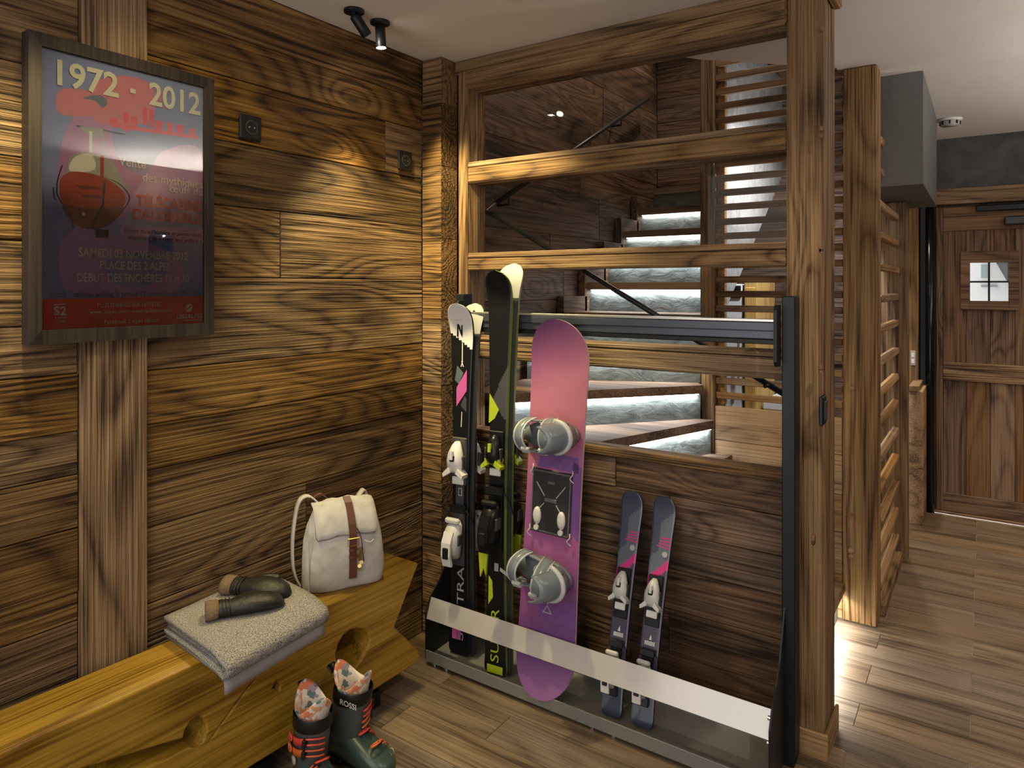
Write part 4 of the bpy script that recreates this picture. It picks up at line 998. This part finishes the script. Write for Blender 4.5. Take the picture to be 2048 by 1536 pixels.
# ---- pair with lime details
silver2 = plain('ski_pale_base', (.27, .27, .26), .45)
def ski_b(label, front):
    e = empty('alpine_ski', (0, 0, 0)); tag(e, label, 'ski', 'pair of black skis with lime details')
    L = 1.53 if front else 1.56
    ski_mesh(L, .118, .070, .100, .016, .16, .055, (lambda u, z: 3 if z > 1.50 + .03 * u else (4 if .97 < z < 1.09 + .085 * u and z > 1.0 - .05 * u else 0)) if front else (lambda u, z: 3 if z > 1.30 else 0), 16, 160, basef=lambda z: 5 if z > 1.42 and not front else 1).build('ski_body', [blk, base_, edgegreen, blk if front else wht, gry, silver2], e, True)
    y = -.0172
    decal(e, [(-.040, .945), (-.014, .965), (.004, 1.0), (-.020, 1.035), (-.038, 1.06)], grn, y) if front else None
    textmesh('lettering', 'SUPER', grn, (.018, y, .05), (0, 0, 1), (-1, 0, 0), .20, .036, e, lift=0)
    decal(e, [(-.034, .005), (.034, .005), (.034, .035), (-.034, .035)], grn, -.0128)
    decal(e, [(-.030, .26), (-.010, .29), (-.014, .35), (-.030, .37)], grn, y); decal(e, [(-.006, .39), (.012, .39), (.012, .42), (-.006, .42)], silver, y)
    MB().tube([(-.02, -.019, 1.44), (.0, -.022, 1.446), (.022, -.019, 1.44)], .003, 6).build('tip_hook', silver, e) if front else None
    binding_toe(e, .83, -.016, 1.0, (blk, grn, blk)); h = binding_heel(e, .585, -.016, 1.12, (blk, blk, blk))
    MB().prism([(-.020, 0), (.020, 0), (.014, -.10), (.004, -.075), (-.010, -.11)], -.088, -.078, lambda a, b, hh: (a - .012, -.016 + hh * .9, .50 + b)).build('lime_lever', grn, h)
    MB().box(-.034, .034, -.062, -.022, .80, .825, .006).build('lime_wing', grn, e)
    return e
b1 = ski_b('front black ski with lime lettering, next to the purple snowboard', True); place(b1, .488, -.130, .034, .030, .10)
b2 = ski_b('rear black ski with white tip, base against the lime-lettered ski', False); b2.location = (.508, -.126, .037); b2.rotation_euler = (.030, 0, math.pi + .10)
# ---- children's skis
navy = plain('junior_navy', (.035, .045, .085), .3, coat=.4); navy2 = plain('junior_slate', (.085, .105, .14), .3, coat=.4); mag = plain('junior_magenta', (.50, .012, .19), .35, coat=.3); plum = plain('junior_plum', (.05, .038, .08), .3, coat=.4)
def ski_c(label):
    e = empty('junior_ski', (0, 0, 0)); tag(e, label, 'ski', 'small junior skis with magenta stripes')
    L = .745
    def mf(u, z):
        q = z - .035 * u
        if q > .66: return 0
        if q > .565: return 3 if u > -.2 else 0
        if .468 < q < .50: return 4
        if q > .50: return 3
        if q < .12: return 3 if q > .06 + .02 * u else 0
        return 5
    ski_mesh(L, .092, .068, .082, .012, .10, .030, mf, 12, 90).build('ski_body', [navy, base_, sidew, navy2, mag, plum], e, True)
    y = -.0128
    for i in range(4): decal(e, [(-.012 + .004 * i, .572 + .009 * i), (.036, .566 + .011 * i), (.036, .571 + .011 * i), (-.012 + .004 * i, .576 + .009 * i)], mag, y)
    MB().disc((.020, -.0145, .548), (0, 1, 0), .010, .004, 12).build('badge', silver, e)
    decal(e, [(-.004, .268), (.006, .268), (.002, .285)], wht, y, 'logo'); [decal(e, [(-.018 + .0062 * i, .250), (-.0130 + .0062 * i, .250), (-.0130 + .0062 * i, .263 + .001 * (i % 2)), (-.018 + .0062 * i, .263)], silv2, y, 'lettering_stroke') for i in range(6)]
    binding_toe(e, .402, -.012, .82, (silv2, silv2, blk)); binding_heel(e, .150, -.012, .78, (silv2, wht, blk))
    MB().box(-.026, .026, -.016, -.012, .31, .365, .003).build('slide_base', blk, e); MB().box(-.018, .018, -.0175, -.0161, .345, .352).build('slide_mark', silver, e)
    MB().box(-.02, .02, -.015, -.012, .19, .235, .003).build('slide_base', blk, e)
    return e
lean = math.atan2(.235, .70)
c1 = ski_c('junior ski with magenta stripe, standing closer to the snowboard'); place(c1, .968, -.128, .039, lean, .02, -.02)
c2 = ski_c('junior ski with magenta stripe, standing closer to the bare rack end'); place(c2, 1.078, -.124, .039, lean, .02, .0)

# ================================================================== SNOWBOARD
bm_, nt, b = newmat('snowboard_topsheet'); N = NT(nt); tc = N.n('ShaderNodeTexCoord'); sx = N.n('ShaderNodeSeparateXYZ'); N.l(tc.outputs['Object'], sx.inputs[0])
nz_ = N.n('ShaderNodeTexNoise'); nz_.inputs['Scale'].default_value = 4; N.l(tc.outputs['Object'], nz_.inputs['Vector'])
f = N.math('ADD', N.math('MULTIPLY', sx.outputs[2], 1 / 1.37), N.math('ADD', N.math('MULTIPLY', sx.outputs[0], -.55), N.math('MULTIPLY', N.math('SUBTRACT', nz_.outputs[0], .5), .12)))
N.l(N.ramp(f, [(.0, (.24, .10, .27)), (.16, (.15, .065, .22)), (.34, (.33, .095, .25)), (.52, (.30, .10, .28)), (.68, (.42, .14, .20)), (.80, (.42, .15, .23)), (.92, (.26, .085, .19)), (1.0, (.14, .05, .15))]), b.inputs['Base Color']); b.inputs['Roughness'].default_value = .3; b.inputs['Coat Weight'].default_value = .4
sb = empty('snowboard', (0, 0, 0)); tag(sb, 'pink and purple snowboard with grey bindings in the rack', 'snowboard')
BL = 1.345
def board_mesh():
    mb = MB(); nz, nx = 90, 14; th = .009; rows = []
    for i in range(nz + 1):
        t = i / nz; z = BL * (.5 - .5 * math.cos(math.pi * t)); w = .124 - .010 * math.sin(math.pi * z / BL)
        for d in (z, BL - z):
            R = .155
            if d < R: w *= math.sqrt(max(0, 1 - (1 - d / R) ** 2.3))
        w = max(w, .004); s = max(0, (abs(z - BL / 2) - (BL / 2 - .19)) / .19); rows.append((z, w, -.045 * s * s))
    for side in (0, 1):
        mb.cur = side
        for i in range(nz):
            for j in range(nx):
                mb.add([(rows[ii][1] * (-1 + 2 * jj / nx), rows[ii][2] - (0 if side else th), rows[ii][0]) for ii, jj in ((i, j), (i, j + 1), (i + 1, j + 1), (i + 1, j))], [(0, 1, 2, 3)])
    mb.cur = 2
    for sg in (-1, 1):
        for i in range(nz):
            a, c_ = rows[i], rows[i + 1]; mb.add([(sg * a[1], a[2], a[0]), (sg * c_[1], c_[2], c_[0]), (sg * c_[1], c_[2] - th, c_[0]), (sg * a[1], a[2] - th, a[0])], [(0, 1, 2, 3)])
    return mb
pale = plain('board_pale_edge', (.62, .45, .48), .4); pinkl = plain('board_light_pink', (.66, .25, .36), .35)
board_mesh().build('deck', [bm_, base_, pale], sb, True)
# pale pink wedge at the tail
decal(sb, [(-.112, .125), (-.10, .100), (.06, .03), (.045, .018), (-.03, .016), (-.075, .05)], pinkl, -.050, 'graphic') if False else None
purp = plain('board_purple', (.17, .075, .26), .3, coat=.4)
decal(sb, [(-.03, .26), (.112, .26), (.112, .34), (.02, .35), (-.045, .31)], purp, -.0095)
decal(sb, [(.04, .62), (.112, .56), (.112, .82), (.08, .84)], purp, -.0095); decal(sb, [(-.07, .80), (.10, .80), (.10, .855), (-.06, .86)], purp, -.0095)
decal(sb, [(-.02, .285), (.02, .285), (.0, .315)], silver, -.0099, 'logo'); decal(sb, [(-.02, .345), (.02, .345), (.0, .315)], silver, -.0099, 'logo')
decal(sb, [(-.013, .289), (.013, .289), (.0, .309)], purp, -.0102, 'logo'); decal(sb, [(-.013, .341), (.013, .341), (.0, .321)], purp, -.0102, 'logo')
# stomp pad
pad = MB().box(-.088, .080, -.016, -.0095, .565, .795, .004).build('stomp_pad', plain('pad_black', (.016, .014, .018), .6), sb)
rimm = plain('pad_rim', (.10, .09, .10), .5)
for (a0, a1, q0, q1) in ((-.085, -.080, .57, .79), (.072, .077, .57, .79), (-.085, .077, .785, .79), (-.085, .077, .57, .575)): MB().box(a0, a1, -.018, -.016, q0, q1).build('pad_rim', rimm, pad)
for pts in (((-.065, .745), (-.03, .70)), ((.055, .745), (.02, .70)), ((-.03, .675), (-.055, .645)), ((.02, .675), (.048, .64))):
    MB().tube([(p[0], -.018, p[1]) for p in pts], .0022, 6).build('cord', silver, pad)
MB().box(-.030, .022, -.020, -.016, .680, .694, .002).build('pad_bar', rimm, pad); MB().box(-.018, .010, -.0185, -.016, .745, .755, .001).build('pad_tag', rimm, pad)
for x in (-.060, .042):
    rr = [[(x + r_ * math.cos(2 * math.pi * k / 14) + .003, yy2, .625 + r_ * 1.9 * math.sin(2 * math.pi * k / 14)) for k in range(14)] for r_, yy2 in ((.017, -.016), (.017, -.021), (.010, -.024))]
    MB().loft(rr).build('white_grip', silv2, pad, True)
    MB().disc((x + .003, -.021, .583), (0, 1, 0), .010, .008, 10).build('white_grip', silv2, pad)
for (x, z) in ((-.088, .79), (.078, .79), (-.09, .57), (.078, .57)):
    MB().tube(smoothcurve([(x, -.012, z + .016), (x + .006, -.022, z + .004), (x - .004, -.022, z - .012), (x + .008, -.014, z - .026)], 12), .002, 6).build('cord_hook', silv2, pad)
# bindings
bgrey = plain('binding_grey', (.17, .20, .23), .3, coat=.3); bpale = plain('binding_pale', (.45, .47, .48), .4); cream = plain('binding_footbed', (.42, .38, .32), .7)
def sb_binding(z, rot, flop):
    root = MB(); X = Matrix.Translation((-.004, -.0095, z)) @ Matrix.Rotation(rot, 4, 'Y')
    def T(p): return X @ Vector(p)
    ringb = [[T((.125 * math.cos(2 * math.pi * k / 28) * (1 if math.cos(2 * math.pi * k / 28) < 0 else .86), yy2, .052 * math.sin(2 * math.pi * k / 28))) for k in range(28)] for yy2 in (0, -.016, -.020)]
    bs = MB().loft(ringb).build('binding_base', bgrey, sb, True)
    MB().loft([[T((.02 + .07 * math.cos(2 * math.pi * k / 20), yy2, .036 * math.sin(2 * math.pi * k / 20))) for k in range(20)] for yy2 in (-.0205, -.024)]).build('footbed', cream, bs)
    MB().disc(T((-.02, -.0255, 0)), X.to_3x3() @ Vector((0, 1, 0)), .026, .004, 16).build('mount_disc', bpale, bs)
    for sg in (-1, 1):
        MB().band([T(p) for p in ((-.10, -.02, sg * .050), (-.05, -.040, sg * .053), (.03, -.052, sg * .053), (.09, -.066, sg * .044))], X.to_3x3() @ Vector((0, 1, .0)), .028, .006).build('side_rail', bgrey, bs, True)
    hp = [T((.045 + .07 * math.cos(a), -.075 - .012 * math.cos(a), .056 * math.sin(a))) for a in [(-math.pi / 2) + math.pi * k / 16 for k in range(17)]]
    MB().tube(hp, .009, 10).build('heel_hoop', bpale, bs, True)
    hb = []
    for j, (yy2, xo, sc) in enumerate(((-.035, .035, 1.0), (-.08, .035, 1.0), (-.12, .028, .98), (-.155, .018, .92), (-.175, .010, .82))):
        hb.append([T((xo + .078 * sc * math.cos(a), yy2, .058 * sc * math.sin(a))) for a in [(-1.25) + 2.5 * k / 14 for k in range(15)]])
    hbm = MB().loft(hb, False); ob = hbm.build('highback', bgrey, bs, True); md = ob.modifiers.new('thick', 'SOLIDIFY'); md.thickness = .005
    for nm, x, hgt, wid, lean_ in (('ankle_strap', .015, .105, .042, .02), ('toe_strap', -.075, .070, .034, -.02)):
        arc = [T((x + lean_ * math.sin(a), -.028 - hgt * math.sin(a), .060 * math.cos(a))) for a in [math.pi * k / 14 for k in range(15)]]
        s_ = MB().band(arc, X.to_3x3() @ Vector((1, 0, 0)), wid, .008).build(nm, bgrey, bs, True)
        for off_ in (-wid / 2, wid / 2):
            MB().tube([p + X.to_3x3() @ Vector((off_, -.003, 0)) for p in arc], .004, 6).build('strap_piping', bpale, s_, True)
        bpz = T((x, -.028 - hgt * .75, -.046)); MB().box(-.018, .018, -.010, .004, -.014, .014, .004, Matrix.Translation(bpz) @ Matrix.Rotation(.8, 4, 'X')).build('buckle', bpale, s_)
    if flop:
        MB().band([T(p) for p in ((-.08, -.03, -.058), (-.13, -.035, -.060), (-.185, -.03, -.050))], (0, 0, 1), .012, .003).build('ladder_strap', bpale, bs)
    MB().tube(smoothcurve([T((-.09, -.04, .05)), T((-.12, -.06, .03)), T((-.135, -.06, -.01)), T((-.115, -.05, -.04))], 14), .004, 6).build('strap_loop', bpale, bs, True)
    return bs
sb_binding(.925, -.10, False); sb_binding(.430, .12, True)
place(sb, .712, -.145, .040, .066, 0.0, .018)

# ================================================================== SKI BOOTS
shell = plain('boot_shell', (.055, .068, .070), .32, coat=.3); shell2 = plain('boot_green', (.035, .065, .055), .32, coat=.3); redb = plain('buckle_red', (.62, .06, .035), .35); redo = plain('buckle_orange', (.62, .13, .03), .35)
lin, nt, b = newmat('floral_liner'); N = NT(nt); tc = N.n('ShaderNodeTexCoord'); vo = N.n('ShaderNodeTexVoronoi'); vo.inputs['Scale'].default_value = 42
n9 = N.n('ShaderNodeTexNoise'); n9.inputs['Scale'].default_value = 30; N.l(tc.outputs['Object'], n9.inputs['Vector']); mm = N.n('ShaderNodeMix', data_type='VECTOR'); mm.inputs[0].default_value = .08
N.l(tc.outputs['Object'], mm.inputs[4]); N.l(n9.outputs['Color'], mm.inputs[5]); N.l(mm.outputs[1], vo.inputs['Vector']); s9 = N.n('ShaderNodeSeparateColor'); N.l(vo.outputs['Color'], s9.inputs[0])
rr9 = N.n('ShaderNodeValToRGB'); rr9.color_ramp.interpolation = 'CONSTANT'; el = rr9.color_ramp.elements; el[0].color = (.62, .56, .48, 1); el[1].position = .3; el[1].color = (.58, .17, .08, 1)
for p_, c_ in ((.45, (.10, .17, .16)), (.62, (.66, .62, .55)), (.75, (.30, .24, .30)), (.87, (.60, .30, .15))): q = el.new(p_); q.color = (*c_, 1)
N.l(s9.outputs[0], rr9.inputs[0]); N.l(rr9.outputs[0], b.inputs['Base Color']); b.inputs['Roughness'].default_value = .85
def boot(loc, yaw, label, side, lettered, strap_out):
    e = empty('ski_boot', loc, (0, 0, yaw)); e.scale = (.94, .94, .90); tag(e, label, 'ski boot', 'pair of ski boots on the tiles')
    sec = []
    for x, w, z0, z1 in ((-.088, .026, .03, .11), (-.078, .036, .018, .135), (-.05, .042, .016, .155), (-.01, .046, .016, .150), (.03, .048, .016, .128), (.07, .051, .016, .110), (.11, .052, .016, .092), (.14, .047, .018, .078), (.160, .036, .022, .064), (.170, .020, .028, .052)):
        r_ = []
        for k in range(24):
            a = 2 * math.pi * k / 24; ca, sa = math.cos(a), math.sin(a); p = 2.6; f_ = (abs(ca) ** p + abs(sa) ** p) ** (-1 / p)
            r_.append((x, w * f_ * ca, (z0 + z1) / 2 + (z1 - z0) / 2 * f_ * sa))
        sec.append(r_)
    MB().loft(sec).build('lower_shell', shell2, e, True)
    so2 = MB().box(-.098, -.02, -.034, .034, 0, .022, .006).box(.05, .182, -.036, .036, 0, .022, .008).box(-.02, .05, -.026, .026, .004, .02, .004); so2.build('sole', M['blackp'], e)
    MB().box(.168, .186, -.03, .03, .012, .026, .004).build('toe_lug', silv2, e)
    cs = []
    for z, rx, ry, xo in ((.085, .066, .048, -.026), (.12, .068, .052, -.022), (.16, .066, .053, -.014), (.20, .064, .054, -.006), (.235, .063, .056, .0), (.25, .060, .055, .002)):
        cs.append([(xo + rx * math.cos(2 * math.pi * k / 28), ry * math.sin(2 * math.pi * k / 28), z + .010 * math.cos(2 * math.pi * k / 28 + math.pi)) for k in range(28)])
    cf = MB().loft(cs, True, False).build('cuff', shell, e, True); md = cf.modifiers.new('thick', 'SOLIDIFY'); md.thickness = .004
    ps = MB().loft([[(xo + rx * math.cos(2 * math.pi * k / 28), ry * math.sin(2 * math.pi * k / 28), z) for k in range(28)] for z, rx, ry, xo in ((.232, .067, .0585, .0), (.236, .069, .060, .001), (.275, .069, .061, .006), (.279, .066, .059, .007))], True, False).build('power_strap', M['blackp'], e, True)
    if lettered: textmesh('lettering', 'ROSSI', silv2, (.007, -.0625, .246), (1, .0, 0), (0, 0, 1), .07, .018, ps, bold=.02, lift=.0012)
    ls = []
    for z, sc in ((.20, .86), (.26, .88), (.29, .95), (.315, 1.04), (.322, 1.0), (.31, .86), (.26, .74), (.20, .70)):
        r_ = []
        for k in range(32):
            a = 2 * math.pi * k / 32; lift_ = max(0, (z - .25)) / .07; zz = z + lift_ * (.030 * math.cos(2 * a) - .006)
            r_.append((.004 + .058 * sc * math.cos(a) + .010 * lift_ * math.cos(a), .052 * sc * math.sin(a), zz))
        ls.append(r_)
    MB().loft(ls, True, False).build('liner', lin, e, True)
    MB().band(smoothcurve([(-.058, .0, .29), (-.085, .0, .325), (-.105, .0, .315), (-.085, .0, .295)], 14), (0, 1, 0), .018, .003).build('pull_loop', M['blackp'], e, True)
    # four buckles: two on the cuff, two on the foot; levers sit on side `side`
    def ringpt(z, a, rx, ry, xo): return Vector((xo + rx * math.cos(a), side * ry * math.sin(a), z))
    for z, rx, ry, xo, m_ in ((.205, .070, .060, -.004, redb), (.165, .072, .059, -.012, redo)):
        for a0, a1, lab in ((-.25, .75, 'ladder'), (.85, 1.55, 'lever')):
            pts = [ringpt(z + .004 * math.sin(3 * a), a, rx, ry, xo) for a in [a0 + (a1 - a0) * k / 8 for k in range(9)]]
            if lab == 'ladder':
                for dz in (-.009, .009): MB().tube([p + Vector((0, 0, dz)) for p in pts], .0030, 6).build('buckle_bail', m_, e, True)
            else: MB().band(pts, (0, 0, 1), .022, .005).build('buckle_lever', m_, e, True)
        MB().box(-.008, .008, -.006, .006, -.013, .013, .002, Matrix.Translation(ringpt(z, .8, rx + .002, ry + .002, xo)) @ Matrix.Rotation(side * .8, 4, 'Z')).build('buckle_mount', M['blackp'], e)
        lp = [ringpt(z + .012 * math.sin(t), 1.75 + .22 * math.cos(t), rx + .008, ry + .006, xo) for t in [2 * math.pi * k / 12 for k in range(12)]]
        MB().tube(lp, .0032, 6, closed=True).build('buckle_loop', m_, e, True)
    for x, zt, w, m_ in ((.045, .126, .050, redb), (.098, .102, .053, redo)):
        pts = [Vector((x + .015 * math.sin(a), side * w * math.cos(a) * 1.04, .055 + (zt - .052) * math.sin(a))) for a in [.35 + 1.7 * k / 10 for k in range(11)]]
        for dx in (-.008, .008): MB().tube([p + Vector((dx, 0, .003)) for p in pts[:7]], .003, 6).build('buckle_bail', m_, e, True)
        lo_ = [pts[8] + Vector((.010 * math.cos(t), side * -.022 * math.sin(t), .006 + .006 * math.cos(t) + .004)) for t in [2 * math.pi * k / 12 for k in range(12)]]
        MB().tube(lo_, .0034, 6, closed=True).build('buckle_loop', m_, e, True)
        MB().box(-.008, .008, -.007, .007, -.005, .006, .002, Matrix.Translation(pts[6] + Vector((0, 0, .003)))).build('buckle_mount', M['blackp'], e)
    MB().disc((-.012, side * .056, .125), (0, 1, 0), .014, .006, 16).build('pivot_badge', plain('badge_cream', (.45, .38, .28), .5), e, True)
    MB().tube([(.128 + .009 * math.cos(2 * math.pi * k / 12), side * .0515, .06 + .009 * math.sin(2 * math.pi * k / 12)) for k in range(12)], .0012, 5, closed=True).build('emblem', silv2, e)
    return e
boot((.372, -.905, .0), math.radians(-18), 'grey-green ski boot with red buckles undone, farther from the rack', -1, False, True)
boot((.375, -.752, .0), math.radians(4), 'grey-green ski boot with lettered black strap, closer to the rack', 1, True, False)
